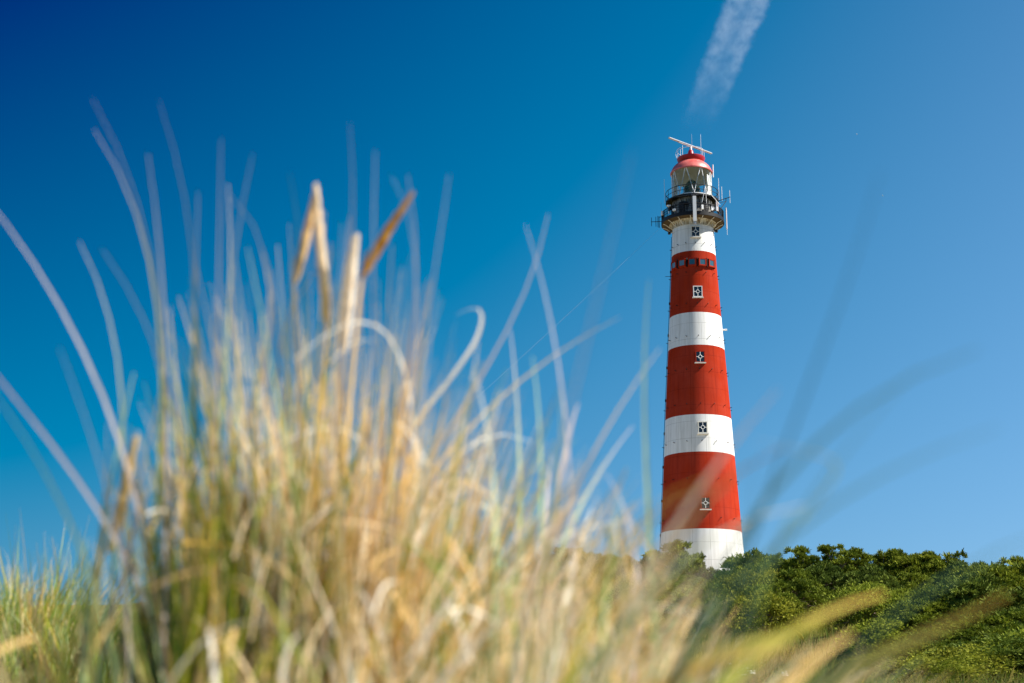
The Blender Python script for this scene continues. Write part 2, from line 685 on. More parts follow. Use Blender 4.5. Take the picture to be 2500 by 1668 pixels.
# gear hung along the lower railing
_g = random.Random(3)
for k in range(16):
    th = _g.uniform(-85, 85)
    rt_, o_, rot = frame_at(th)
    b = MB()
    hh = _g.uniform(.25, .6)
    b.box(o_ * (3.86 + _g.choice((-.2, .16))) + Vector((0, 0, Z(60.55 + hh / 2 + _g.uniform(.02, .5)))), (_g.uniform(.2, .4), .2, hh), rot)
    b.build("equipment_box", _g.choice((M['black_iron'], M['black_iron'], M['grey_metal'], M['white_metal'])), LH, smooth=0)

# upper gallery: slotted deck and railing
b = MB()
b.lathe([(2.5, Z(62.93)), (2.62, Z(62.93)), (2.62, Z(63.05)), (2.5, Z(63.05))], 96)
b.lathe([(3.22, Z(62.90)), (3.32, Z(62.90)), (3.32, Z(63.07)), (3.22, Z(63.07)), (3.22, Z(62.90))], 128)
for k in range(128):
    th = 360 * k / 128
    rt_, o_, rot = frame_at(th)
    b.box(o_ * 2.92 + Vector((0, 0, Z(62.99))), (.095, .60, .06), rot)
b.build("slotted_deck", M['black_iron'], LH, smooth=30)
b = MB()
for z, rad in ((64.27, .04), (63.64, .032)):
    b.ring(3.29, Z(z), rad, 96)
for k in range(16):
    th = 4 + 22.5 * k
    b.tube([pol(3.29, th, 63.05), pol(3.29, th, 64.27)], .036, 6)
b.build("upper_railing", M['black_iron'], LH)
for k in range(15):
    th = -4 + 24 * k
    b = MB()
    b.tube([pol(2.52, th, 62.1), pol(3.22, th, 62.9)], .04, 6)
    b.build("deck_strut", M['black_iron'], LH)

# lantern
b = MB()
b.lathe([(2.50, Z(63.06)), (2.50, Z(63.5)), (2.42, Z(63.52)), (2.42, Z(63.06))], 96)
b.build("lantern_sill", M['frame_white'], LH, smooth=30)
b = MB()
b.lathe([(2.44, Z(63.52)), (2.44, Z(66.86))], 64)
b.build("lantern_glazing", M['lantern_pane'], LH, smooth=60)
b = MB()
for k in range(8):
    tn = -16 + 45 * k
    for s_ in (-1, 1):
        b.tube([pol(2.47, tn + s_ * 2.0, 66.84), pol(2.36, tn + s_ * 12, 65.2), pol(2.47, tn + s_ * 22, 63.5)], .05, 6)
for th in (-88, 88, 134, 226):
    b.tube([pol(2.48, th, 63.5), pol(2.48, th, 66.85)], .05, 6)
b.build("glazing_bars", M['white_metal'], LH)
b = MB()
b.lathe([(2.30, Z(63.52)), (2.30, Z(66.3))], 40, 58, 128)
b.build("curtain", M['curtain'], LH, smooth=60)
b = MB()
b.lathe([(2.30, Z(63.52)), (2.30, Z(66.3))], 30, -118, -74)
b.build("curtain", M['curtain'], LH, smooth=60)
b = MB()
b.lathe([(2.40, Z(63.30)), (.3, Z(63.34))], 48)
b.build("lantern_floor", M['curtain'], LH, smooth=60)  # white floor added to bounce light up to the dome lining
b = MB()
b.lathe([(2.38, Z(66.0)), (2.38, Z(66.86))], 60, 100, 260)
b.build("blind", M['interior_cream'], LH, smooth=60)
b = MB()
prof = [(.35, 63.1), (.75, 63.5)]
for i in range(9):
    z = 63.6 + i * .17
    prof += [(.93, z), (.99, z + .05), (.93, z + .15)]
prof += [(.82, 65.25), (.72, 65.5), (.55, 65.8), (.3, 66.0), (.02, 66.05)]
b.lathe([(r_, Z(z)) for r_, z in prof], 24)
b.build("fresnel_lens", M['lens_green'], LH, smooth=20)

# roof
b = MB()
b.lathe([(2.46, Z(66.87)), (2.66, Z(66.85)), (2.67, Z(66.98)), (2.62, Z(67.0)), (2.50, Z(67.32)), (2.30, Z(67.68)),
         (2.02, Z(67.98)), (1.72, Z(68.22)), (1.4, Z(68.42))], 96)
b.build("dome", M['dome_red'], LH, smooth=30)
b = MB()
b.lathe([(2.45, Z(66.88)), (2.42, Z(67.1)), (2.1, Z(67.7)), (1.4, Z(68.1)), (.02, Z(68.3))], 64)
b.build("dome_lining", M['interior_cream'], LH, smooth=60)
b = MB()
b.lathe([(1.38, Z(68.36)), (1.50, Z(68.33)), (1.62, Z(68.5)), (1.77, Z(68.86)), (1.77, Z(68.96)), (1.66, Z(68.99)), (.45, Z(69.12)),
         (.42, Z(69.5)), (.30, Z(70.0)), (.24, Z(70.1)), (.02, Z(70.1))], 64)
b.build("cowl", M['cowl_red'], LH, smooth=30)
b = MB()
b.ring(1.66, Z(69.95), .022, 48)
for th in (-100, -50, -140, 95, 60, 130, 180):
    b.tube([pol(1.7, th, 68.95), pol(1.68, th, 69.95)], .026, 6)
b.tube([pol(1.72, -96, 69.0), pol(1.95, -98, 69.8), pol(1.7, -92, 70.3), pol(1.4, -70, 70.35)], .022, 6)
b.build("roof_rail", M['white_metal'], LH)
# radar
b = MB()
b.tube([(0, 0, Z(70.1)), (0, 0, Z(70.4)), (0, 0, Z(70.62))], [.20, .17, .12], 16)
b.build("radar_mast", M['grey_metal'], LH)
RL, RA = 7.9, R(40) + YAW
d_ = Vector((math.cos(RA), math.sin(RA), 0))
up_ = Vector((0, 0, 1))
nrm = d_.cross(up_)
rot = Matrix((d_, -nrm, up_)).transposed()
b = MB()
b.box(Vector((0, 0, Z(70.74))), (RL, .22, .155), rot)
b.box(Vector((0, 0, Z(70.62))) - d_ * .9, (2.6, .16, .09), rot)
rb = b.build("radar_scanner", M['radar_grey'], LH, smooth=0)
b = MB()
b.box(Vector((0, 0, Z(70.74))) - nrm * .0 + nrm * .13, (RL - .1, .03, .10), rot)
b.build("radiating_face", M['grey_metal'], rb, smooth=0)


def whip(r_, th, z0, z1, rad=.025, m='white_metal', tip_r=None):
    b = MB()
    b.tube([pol(r_, th, z0), pol(tip_r or r_, th, z1)], rad, 6)
    return b.build("whip_antenna", M[m], LH)


whip(3.45, -86, 63.0, 66.2)
whip(3.4, 83, 63.1, 66.0)
whip(3.75, 86, 63.0, 64.9, .032)
whip(4.25, 88, 58.5, 59.8, .022)
whip(1.45, -45, 69.0, 70.4, .03)
whip(1.5, 60, 69.0, 71.9, .022)
whip(1.0, 10, 69.0, 71.9, .018, 'grey_metal')
whip(2.75, 84, 66.2, 67.9, .07)
whip(3.95, -80, 61, 63, .018, 'grey_metal')
# panel antenna at the front
rt_, o_, rot = frame_at(4)
b = MB()
b.box(o_ * 4.12 + Vector((0, 0, Z(60.72))), (.42, .26, 3.25), rot)
pa = b.build("panel_antenna", M['white_metal'], LH, smooth=0)
b = MB()
b.box(o_ * 4.0 + Vector((0, 0, Z(58.93))), (.34, .3, .34), rot)
b.tube([o_ * 3.9 + Vector((0, 0, Z(60.2))), o_ * 4.02 + Vector((0, 0, Z(60.2)))], .06, 6)
b.build("mounting_bracket", M['grey_metal'], pa, smooth=0)
# twin tubes at the right and small pair on the front right
for th, z0, z1, r_ in ((86, 59.35, 62.05, 4.20), (91, 59.3, 61.95, 4.22), (48, 60.9, 62.1, 3.98), (52, 60.85, 62.05, 3.98)):
    b = MB()
    b.tube([pol(r_, th, z0), pol(r_, th, z1)], .07, 8)
    b.build("tube_antenna", M['pink_tube'], LH)
# yagis on arms
b = MB()
b.tube([pol(3.3, 80, 62.9), pol(4.75, 88, 63.5)], .045, 6)
b.tube([pol(3.9, 62, 61.3), pol(4.25, 84, 62.85), pol(4.25, 84, 63.2)], .045, 6)
b.tube([pol(3.9, 62, 62.2), pol(4.25, 84, 62.85)], .03, 6)
arm = b.build("antenna_arm", M['black_iron'], LH)
b = MB()
b.tube([pol(4.72, 88, 62.7), pol(4.72, 88, 64.4)], .03, 6)
b.build("dipole_antenna", M['white_metal'], LH)
b = MB()
b.tube([pol(3.9, -87, 60.6), pol(5.2, -88, 60.6)], .04, 6)
for r_, h in ((4.35, 1.5), (4.6, 1.3), (5.15, 1.15)):
    b.tube([pol(r_, -88, 60.6 - h / 2), pol(r_, -88, 60.6 + h / 2)], .035, 6)
b.tube([pol(4.2, -88, 59.8), pol(4.2, -88, 61.3)], .05, 6)
b.tube([pol(3.9, -87, 61.2), pol(4.2, -88, 61.2)], .04, 6)
b.build("yagi_antenna", M['black_iron'], LH)
# floodlights under the gallery
for th in (-78, 76):
    b = MB()
    b.tube([pol(2.6, th, 59.1), pol(3.1, th, 59.0)], .05, 6)
    p = pol(3.0, th, 58.85)
    b.box(p, (.34, .3, .26), frame_at(th)[2])
    b.build("floodlight", M['black_iron'], LH)
# fire ladder hook and camera on the lower wall
b = MB()
b.box(pol(2.75, -16, 62.0), (.45, .4, .35))
b.tube([pol(2.6, -16, 62.7), pol(2.75, -16, 62.1)], .05, 6)
b.build("lamp", M['black_iron'], LH)
b = MB()
b.tube([pol(3.9, -48, 60.75), pol(3.9, -48, 61.75)], .06, 6)
b.box(pol(3.9, -48, 61.75), (.5, .3, .16))
b.build("searchlight", M['white_metal'], LH)
b = MB()
b.tube([pol(3.4, 21, 61.9), pol(3.35, 30, 64.0)], .03, 6)
b.tube([pol(3.35, 30, 64.0), pol(3.4, 32, 61.2)], .03, 6)
b.tube([pol(3.35, 45, 63.1), pol(3.9, 62, 61.9)], .03, 6)
b.build("mast_stay", M['white_metal'], LH)

# thin stay wire running down to the left
p0, p1 = at(1612, 556, 168.6), Vector((-27.5, 150, float(H(-27.5, 150))))
b = MB()
b.tube([p0.lerp(p1, t) - Vector((0, 0, 2.4 * 4 * t * (1 - t) * .25)) for t in np.linspace(0, 1, 24)], .008, 5)
wire = b.build("stay_wire", M['grey_metal'])
tag(wire, "thin pale stay wire slanting down from the lighthouse gallery to the left", "wire")

# ------------------------------------------------------------------ contrail
pa_, pb_ = at(1856, -70, 1), at(1686, 345, 1)
A = pa_ * (1000 / pa_.z)
B_ = pb_ * (1000 / pb_.z)
ax = (B_ - A)
LEN = ax.length
ax.normalize()
side = ax.cross(Vector((0, 0, 1))).normalized()
upv = side.cross(ax)
b = MB()
n, rings = 20, 9
vs, fs = [], []
for i in range(rings):
    x = LEN * i / (rings - 1)
    for k in range(n):
        a = 2 * math.pi * k / n
        wdt = 42
        vs.append((x, wdt * math.cos(a), 12 * math.sin(a)))
for i in range(rings - 1):
    for k in range(n):
        fs.append((i * n + k, i * n + (k + 1) % n, (i + 1) * n + (k + 1) % n, (i + 1) * n + k))
fs += [tuple(range(n))[::-1], tuple((rings - 1) * n + k for k in range(n))]
b.add(vs, fs)
mt = bpy.data.materials.new("ice_trail")
mt.use_nodes = True
t = mt.node_tree
t.nodes.clear()
mo = t.nodes.new("ShaderNodeOutputMaterial")
pv = t.nodes.new("ShaderNodeVolumePrincipled")
pv.inputs["Color"].default_value = (.90, .93, 1, 1)
pv.inputs["Anisotropy"].default_value = 0.0
co = t.nodes.new("ShaderNodeTexCoord")
sp = t.nodes.new("ShaderNodeSeparateXYZ")
t.links.new(co.outputs["Object"], sp.inputs[0])
fade = t.nodes.new("ShaderNodeMapRange")
fade.inputs[1].default_value = LEN * .93
fade.inputs[2].default_value = LEN * .28
fade.inputs[3].default_value = 0
fade.inputs[4].default_value = 1
t.links.new(sp.outputs[0], fade.inputs[0])
pw = t.nodes.new("ShaderNodeMath")
pw.operation = 'POWER'
t.links.new(fade.outputs[0], pw.inputs[0])
pw.inputs[1].default_value = 1.5
edge = t.nodes.new("ShaderNodeMath")          # denser along both rims
edge.operation = 'ABSOLUTE'
t.links.new(sp.outputs[1], edge.inputs[0])
emr = t.nodes.new("ShaderNodeMapRange")
emr.inputs[1].default_value = 0
emr.inputs[2].default_value = 26
emr.inputs[3].default_value = .6
emr.inputs[4].default_value = 1.5
t.links.new(edge.outputs[0], emr.inputs[0])
rag = noise(t, .05, 6, co.outputs["Object"], .7)      # the wind has frayed its rims
ra = t.nodes.new("ShaderNodeMath")
ra.operation = 'MULTIPLY_ADD'
t.links.new(rag.outputs[0], ra.inputs[0])
ra.inputs[1].default_value = 34
t.links.new(edge.outputs[0], ra.inputs[2])
rim = t.nodes.new("ShaderNodeMapRange")
rim.inputs[1].default_value = 52
rim.inputs[2].default_value = 40
t.links.new(ra.outputs[0], rim.inputs[0])
mp = t.nodes.new("ShaderNodeMapping")
mp.inputs["Scale"].default_value = (.022, .036, .04)
t.links.new(co.outputs["Object"], mp.inputs[0])
nn = noise(t, 1.6, 6, mp.outputs[0], .65)
nr = t.nodes.new("ShaderNodeMapRange")
nr.inputs[1].default_value = .38
nr.inputs[2].default_value = .66
nr.inputs[3].default_value = .25
nr.inputs[4].default_value = 1.5
t.links.new(nn.outputs[0], nr.inputs[0])


def tm(a_, b_):
    n_ = t.nodes.new("ShaderNodeMath")
    n_.operation = 'MULTIPLY'
    t.links.new(a_, n_.inputs[0])
    if isinstance(b_, float):
        n_.inputs[1].default_value = b_
    else:
        t.links.new(b_, n_.inputs[1])
    return n_.outputs[0]


t.links.new(tm(tm(tm(tm(pw.outputs[0], emr.outputs[0]), nr.outputs[0]), rim.outputs[0]), .0048), pv.inputs["Density"])
t.links.new(pv.outputs[0], mo.inputs["Volume"])
ct = b.build("contrail", mt, smooth=0)
ct.matrix_world = Matrix(((ax.x, side.x, upv.x, A.x), (ax.y, side.y, upv.y, A.y), (ax.z, side.z, upv.z, A.z), (0, 0, 0, 1)))
tag(ct, "faint white vapour trail fading out high in the blue sky above the lighthouse", "contrail")

# two far white specks, given the shape of small birds
for px, py, lab in ((2092, 328, "tiny white bird-shaped speck in open sky, upper of the two right of the lantern"),
                    (2155, 478, "tiny white bird-shaped speck in open sky, lower of the two right of the gallery")):
    b = MB()
    b.tube([(-.26, 0, 0), (-.1, 0, .02), (.1, 0, .02), (.3, 0, .03)], [.02, .08, .07, .02], 8)
    for s_ in (-1, 1):
        pts = [(.08, 0, .05), (.10, s_ * .28, .16), (.02, s_ * .62, .06)]
        for (x0, y0, z0), (x1, y1, z1), w0, w1 in ((pts[0], pts[1], .15, .12), (pts[1], pts[2], .12, .02)):
            b.add([(x0 + .02, y0, z0), (x1 + .02, y1, z1), (x1 - w1, y1, z1), (x0 - w0, y0, z0),
                   (x0 + .02, y0, z0 - .02), (x1 + .02, y1, z1 - .015), (x1 - w1, y1, z1 - .015), (x0 - w0, y0, z0 - .02)],
                  [(0, 1, 2, 3), (7, 6, 5, 4), (0, 4, 5, 1), (1, 5, 6, 2), (2, 6, 7, 3), (3, 7, 4, 0)])
    o = b.build("sky_speck", M['speck_white'], smooth=40, loc=at(px, py, 560))
    o.rotation_euler = (.3, 0, 2.4)
    tag(o, lab, "bird", "specks in the sky")


# ------------------------------------------------------------------ pines and shrubs on the dune
def tufts(P, D, S, C, k=10, spread=.85, width=.26):
    """needle rosettes: k thin triangles fanned round direction D"""
    n = len(P)
    rd = rng.normal(size=(n, k, 3))
    rd /= np.linalg.norm(rd, axis=-1, keepdims=True)
    d = D[:, None, :] + rd * spread
    d /= np.linalg.norm(d, axis=-1, keepdims=True)
    sd = np.cross(d, rng.normal(size=(n, k, 3)))
    sd /= np.linalg.norm(sd, axis=-1, keepdims=True)
    ln = S[:, None, None] * rng.uniform(.7, 1.15, (n, k, 1))
    p0 = P[:, None, :] + rng.normal(size=(n, k, 3)) * S[:, None, None] * .12
    wv = sd * ln * width
    V = np.stack([p0 - wv * .5 + d * ln * .1, p0 + wv * .5 + d * ln * .1, p0 + d * ln + wv * .25, p0 + d * ln - wv * .25], 2).reshape(-1, 3)
    F = np.arange(len(V)).reshape(-1, 4)
    Cc = np.repeat(C[:, None, :] * rng.uniform(.75, 1.25, (n, k, 1)), 4, axis=1).reshape(-1, 3)
    return V, F, Cc


def leafs(P, D, S, C):
    n = len(P)
    d = D + rng.normal(size=(n, 3)) * .8
    d /= np.linalg.norm(d, axis=-1, keepdims=True)
    s = np.cross(d, rng.normal(size=(n, 3)))
    s /= np.linalg.norm(s, axis=-1, keepdims=True)
    S = S[:, None]
    V = np.stack([P, P + d * S * .5 + s * S * .28, P + d * S, P + d * S * .5 - s * S * .28], 1).reshape(-1, 3)
    return V, np.arange(len(V)).reshape(-1, 4), np.repeat(C, 4, axis=0)


GREENS = {'dark': ((.050, .080, .008), (.175, .215, .020)), 'mid': ((.082, .118, .009), (.240, .275, .028)),
          'olive': ((.095, .115, .009), (.240, .245, .025)), 'blue': ((.050, .084, .013), (.150, .195, .030))}


def make_bush(seed, name, form, tone, mtl, cat_leaf):
    """form: (radius, height, clumps, tufts per clump, clump radius, flatness, open)"""
    global rng
    rng = np.random.default_rng(seed)
    rr = random.Random(seed)
    rad, ht, nc, per, cr, opened = form
    root = empty(name, (0, 0, -500))
    tb = MB()
    top = Vector((rr.uniform(-.3, .3) * rad, rr.uniform(-.3, .3) * rad, ht * .72))
    trunk_pts = [Vector((0, 0, -.3)), Vector((rr.uniform(-.1, .1), rr.uniform(-.1, .1), ht * .25)), top * .6 + Vector((rr.uniform(-.15, .15), 0, 0)), top]
    tb.tube(trunk_pts, [.06 + ht * .022, .05 + ht * .018, .03 + ht * .010, .02 + ht * .004], 7)
    P, D, S, C = [], [], [], []
    lo, hi = (np.array(c) for c in GREENS[tone])
    for c in range(nc):
        a = c * 2.39996 + rr.uniform(-.35, .35)
        u = (c + .5) / nc
        el = math.asin(min(1, max(0.02, (u if not opened else u ** .5)))) if not opened else rr.uniform(.55, 1.35)
        if opened:
            q = Vector((math.cos(a) * rad * rr.uniform(.15, 1), math.sin(a) * rad * rr.uniform(.15, 1), ht * rr.uniform(.40, .95)))
        else:
            k = rr.uniform(.66, 1.0)
            q = Vector((math.cos(a) * math.cos(el) * rad * k, math.sin(a) * math.cos(el) * rad * k, .12 * ht + math.sin(el) * ht * .80 * rr.uniform(.72, 1.08)))
        j = trunk_pts[1].lerp(top, min(1, max(0, (q.z / ht - .1))))
        mid = j.lerp(q, .55) + Vector((rr.uniform(-.15, .15), rr.uniform(-.15, .15), rr.uniform(-.1, .15))) * rad * .3
        tb.tube([j, mid, q], [.018 + .008 * ht, .014 + .004 * ht, .012], 5)
        r_c = cr * rr.uniform(.7, 1.25)
        tone_c = rr.random()
        m_ = per if not opened else int(per * rr.uniform(.6, 1.2))
        d = rng.normal(size=(m_, 3))
        d /= np.linalg.norm(d, axis=1, keepdims=True)
        d[:, 2] = np.abs(d[:, 2]) * .9 + d[:, 2] * .1
        rr_ = r_c * rng.uniform(.35, 1.0, (m_, 1)) ** .6
        pos = np.array(q) + d * rr_ * np.array([1, 1, .85])
        P.append(pos)
        dd = d * .8 + np.array([0, 0, .75]) + (np.array(q) * np.array([1, 1, 0])) / max(rad, .1) * .4
        D.append(dd / np.linalg.norm(dd, axis=1, keepdims=True))
        S.append(rng.uniform(.15, .28, m_))
        f = np.clip(tone_c * .6 + rng.uniform(0, .5, (m_, 1)), 0, 1)
        C.append(lo + (hi - lo) * f)
    P, D, S, C = np.concatenate(P), np.concatenate(D), np.concatenate(S), np.concatenate(C)
    if cat_leaf:
        k = 5
        P = np.repeat(P, k, 0) + rng.normal(size=(len(P) * k, 3)) * .09
        V, F, Cc = leafs(P, np.repeat(D, k, 0), np.repeat(S, k) * .62, np.repeat(C, k, 0) * rng.uniform(.75, 1.3, (len(P), 1)))
    else:
        V, F, Cc = tufts(P, D, S, C)
    np_mesh("crown", V, F, mtl, Cc, root)
    tb.build("trunk", M['trunk_bark'], root, smooth=60)
    return root


PROTO = {
    'pine_a': make_bush(11, "pine_tree", (2.2, 2.9, 46, 34, .58, 0), 'dark', M['needles'], 0),
    'pine_b': make_bush(12, "pine_tree", (2.0, 3.3, 44, 34, .55, 0), 'mid', M['needles'], 0),
    'pine_c': make_bush(13, "pine_tree", (2.4, 2.6, 50, 34, .60, 0), 'blue', M['needles'], 0),
    'open_a': make_bush(14, "pine_tree", (1.55, 3.3, 24, 26, .40, 1), 'mid', M['needles'], 0),
    'open_b': make_bush(15, "pine_tree", (1.25, 3.0, 18, 22, .36, 1), 'dark', M['needles'], 0),
    'shrub_a': make_bush(16, "shrub", (1.9, 1.9, 46, 40, .50, 0), 'olive', M['leaves'], 1),
    'shrub_b': make_bush(17, "shrub", (1.7, 1.7, 40, 40, .48, 0), 'mid', M['leaves'], 1),
}
_used = set()


def plant(kind, px, y, height=None, top_px=None, label=None, group=None, rz=None):
    x = ray(px, 1400).x * y
    gz = float(H(x, y))
    if top_px is not None:
        height = ray(px, top_px).z * y - gz
    proto = PROTO[kind]
    base_h = {'pine_a': 2.9, 'pine_b': 3.3, 'pine_c': 2.6, 'open_a': 3.3, 'open_b': 3.0, 'shrub_a': 1.9, 'shrub_b': 1.7}[kind]
    if kind not in _used:
        _used.add(kind)
        o = proto
    else:
        o = proto.copy()
        COL.objects.link(o)
        for ch in list(proto.children):
            c = ch.copy()
            COL.objects.link(c)
            c.parent = o
    s = height / base_h
    o.location = (x, y, gz)
    wide = min(max(s, .75), 1.25) * random.uniform(.92, 1.1)
    o.scale = (wide, wide, s)
    o.rotation_euler = (0, 0, random.uniform(0, 6.28) if rz is None else rz)
    cat = 'shrub' if kind.startswith('shrub') else 'pine tree'
    tag(o, label, cat, group)
    return o


# skyline pines, from left to right: pixel column, distance, top row
crest = [
    ('pine_a', 560, 96, 1436, None), ('pine_c', 640, 97, 1426, None), ('pine_b', 720, 98, 1418, None), ('pine_a', 800, 98, 1416, None), ('pine_c', 870, 99, 1412, None), ('pine_b', 940, 100, 1408, None),
    ('open_a', 2092, 93, 1344, "pine whose open crown touches the tallest flat crowned skyline pine"),
    ('open_b', 1858, 94, 1358, 'small'), ('open_b', 1998, 95, 1356, 'small'), ('open_a', 2128, 96, 1362, 'small'), ('open_b', 2226, 94, 1354, 'small'),
    ('open_a', 2272, 93, 1364, 'small'), ('open_b', 2366, 90, 1378, 'small'), ('open_b', 2412, 86, 1394, 'small'), ('open_a', 1455, 96, 1358, 'small'), ('open_b', 1290, 96, 1366, 'small'),
    ('pine_b', 1010, 100, 1402, None), ('pine_a', 1075, 98, 1408, None), ('pine_c', 1150, 97, 1394, None),
    ('pine_a', 1215, 98, 1388, None), ('pine_b', 1295, 96, 1374, None), ('open_b', 1335, 94, 1362, "small dark open crowned pine on the crest just left of the blunt hump"),
    ('pine_a', 1398, 97, 1346, "rounded dark pine forming the blunt hump on the crest left of the lighthouse"),
    ('pine_c', 1450, 95, 1370, None), ('pine_a', 1505, 98, 1362, None), ('open_b', 1560, 94, 1368, "sparse little pine sticking up well left of the lighthouse foot"),
    ('open_a', 1648, 92, 1326, "tall open pine overlapping the lower left edge of the white tower foot"),
    ('pine_a', 1640, 96, 1356, None), ('open_b', 1686, 93, 1352, "pine with clustered tips in front of the middle of the white tower foot"),
    ('pine_b', 1725, 93, 1392, None), ('pine_c', 1775, 91, 1396, None),
    ('pine_b', 1826, 93, 1350, "bushy bright pine covering the lower right corner of the white tower foot"),
    ('open_a', 1925, 94, 1343, "upright twin tipped pine right of the lighthouse on the skyline"),
    ('pine_b', 1890, 97, 1362, None), ('pine_a', 1975, 96, 1368, None), ('open_b', 1968, 93, 1358, "little dark pine peeping over the crest between two taller pines"),
    ('open_a', 2058, 92, 1334, "tallest skyline pine with flat leaning crown and bare trunk"), ('pine_c', 2030, 96, 1386, None),
    ('pine_b', 2105, 95, 1366, None), ('open_a', 2150, 95, 1350, "narrow pine rising from the dense thicket right of the flat leaning pine"),
    ('pine_a', 2180, 96, 1372, None), ('open_b', 2196, 96, 1352, "small tufted pine tip above the middle of the right thicket"),
    ('pine_a', 2245, 93, 1358, None), ('pine_b', 2300, 92, 1366, None), ('open_b', 2308, 92, 1352, "dark tufted pine tip breaking the skyline of the right thicket"),
    ('pine_c', 2350, 90, 1384, None), ('pine_a', 2395, 86, 1412, None),
    ('open_a', 2452, 84, 1370, "lone open pine with spreading tufts standing at the right edge"), ('pine_a', 2440, 86, 1404, None),
    ('pine_b', 2500, 84, 1412, None), ('pine_c', 2545, 84, 1416, None),
]
for kind, px, y, top, lab in crest:
    if lab == 'small':
        plant(kind, px, y, top_px=top, label="small open pine tip poking above the dense row on the dune crest", group="small open pines on the dune crest")
    else:
        plant(kind, px, y, top_px=top, label=lab or "dense pine in the unbroken row along the dune crest",
              group=None if lab else "pines along the dune crest")

_r = random.Random(21)
KINDS = ['pine_a', 'pine_b', 'pine_c', 'shrub_a', 'shrub_b', 'pine_a']
GL = {'pine_a': ("dark green pine bush in the thicket on the dune slope", "dark pines in the slope thicket"),
      'pine_b': ("fresh green pine bush in the thicket on the dune slope", "fresh green pines in the slope thicket"),
      'pine_c': ("bluish green pine bush in the thicket on the dune slope", "bluish pines in the slope thicket"),
      'shrub_a': ("yellowish olive leafy shrub on the dune slope below the pines", "olive shrubs on the slope"),
      'shrub_b': ("mid green leafy shrub on the dune slope below the pines", "green shrubs on the slope")}
for y, step, h0, h1 in ((85, 3.0, 1.9, 2.6), (76, 2.9, 1.7, 2.5), (67, 2.8, 1.6, 2.3), (58, 2.7, 1.3, 2.2), (50, 2.5, 1.1, 1.9)):
    x = -.20 * y
    while x < .375 * y:
        yy = y + _r.uniform(-3, 3)
        xx = x + _r.uniform(-.6, .6)
        px = 1250 + FPX * .985 * xx / yy * .985
        k = _r.choice(KINDS)
        # a gap of open turf runs up to the right through the thicket
        gap = abs((xx / yy - .20) - (yy - 48) / 190) < .028 and yy > 46
        if not gap and _r.random() < .93:
            plant(k, px, yy, _r.uniform(h0, h1), label=GL[k][0], group=GL[k][1])
        x += step * _r.uniform(.8, 1.2)
for px, y, h, k in ((2150, 41, 1.0, 'shrub_b'), (2230, 42, 1.3, 'pine_a'), (2300, 43, 1.5, 'pine_a'), (2370, 43, 1.7, 'pine_c'), (2440, 44, 1.9, 'pine_a'), (2510, 44, 2.0, 'pine_b'),
                    (2210, 36, .8, 'shrub_a'), (2280, 37, 1.1, 'pine_a'), (2350, 38, 1.2, 'pine_b'), (2420, 38, 1.4, 'pine_a'), (2490, 38, 1.5, 'pine_a'),
                    (2330, 32, .8, 'shrub_a'), (2420, 33, 1.0, 'pine_c'), (2500, 33, 1.1, 'shrub_b'), (2240, 30, .6, 'shrub_a')):
    plant(k, px, y, h, label={'pine_a': "dark low pine on the near hump at the right edge", 'pine_b': "fresh green low pine on the near hump at the right edge",
                              'pine_c': "bluish low pine on the near hump at the right edge", 'shrub_a': "olive shrub on the near hump at the right edge",
                              'shrub_b': "green shrub on the near hump at the right edge"}[k],
          group={'pine_a': "dark pines on the right hump", 'pine_b': "fresh pines on the right hump", 'pine_c': "bluish pines on the right hump",
                 'shrub_a': "olive shrubs on the right hump", 'shrub_b': "green shrubs on the right hump"}[k])

# ------------------------------------------------------------------ short grass over the dune slope
rng = np.random.default_rng(5)


def turf(n, sampler, hmin, hmax, wmin, wmax, cols, name):
    x, y = sampler(n)
    z = H(x, y) - .03
    h = rng.uniform(hmin, hmax, n) * (1 + .004 * y)
    wd = rng.uniform(wmin, wmax, n)
    a = rng.uniform(0, 2 * np.pi, n)
    lean = rng.normal(size=(n, 2)) * .28 + np.array([.12, 0])
    b0 = np.stack([x, y, z], -1)
    sv = np.stack([np.cos(a), np.sin(a), 0 * a], -1) * wd[:, None] * .5
    mid = b0 + np.stack([lean[:, 0] * h * .4, lean[:, 1] * h * .4, h * .6], -1)
    tip = b0 + np.stack([lean[:, 0] * h * 1.3, lean[:, 1] * h * 1.3, h], -1)
    V = np.stack([b0 - sv, b0 + sv, mid + sv * .7, tip, mid - sv * .7], 1).reshape(-1, 3)
    F = np.arange(len(V)).reshape(-1, 5)
    cc = np.array(cols)[rng.integers(0, len(cols), n)] * rng.uniform(.7, 1.25, (n, 1))
    return np_mesh(name, V, F, M['blade'], np.repeat(cc, 5, axis=0))


def slope(n):
    y = 14 + (rng.random(n) ** 1.3) * 76
    az = rng.uniform(-.28, .40, n)
    return az * y, y


o = turf(70000, slope, .18, .50, .012, .03, [(.15, .16, .03), (.11, .15, .02), (.22, .19, .04), (.08, .13, .02), (.26, .22, .06)], "dune_grass")
tag(o, "short olive and tan grass covering the dune slope under the pines", "grass", kind="stuff")

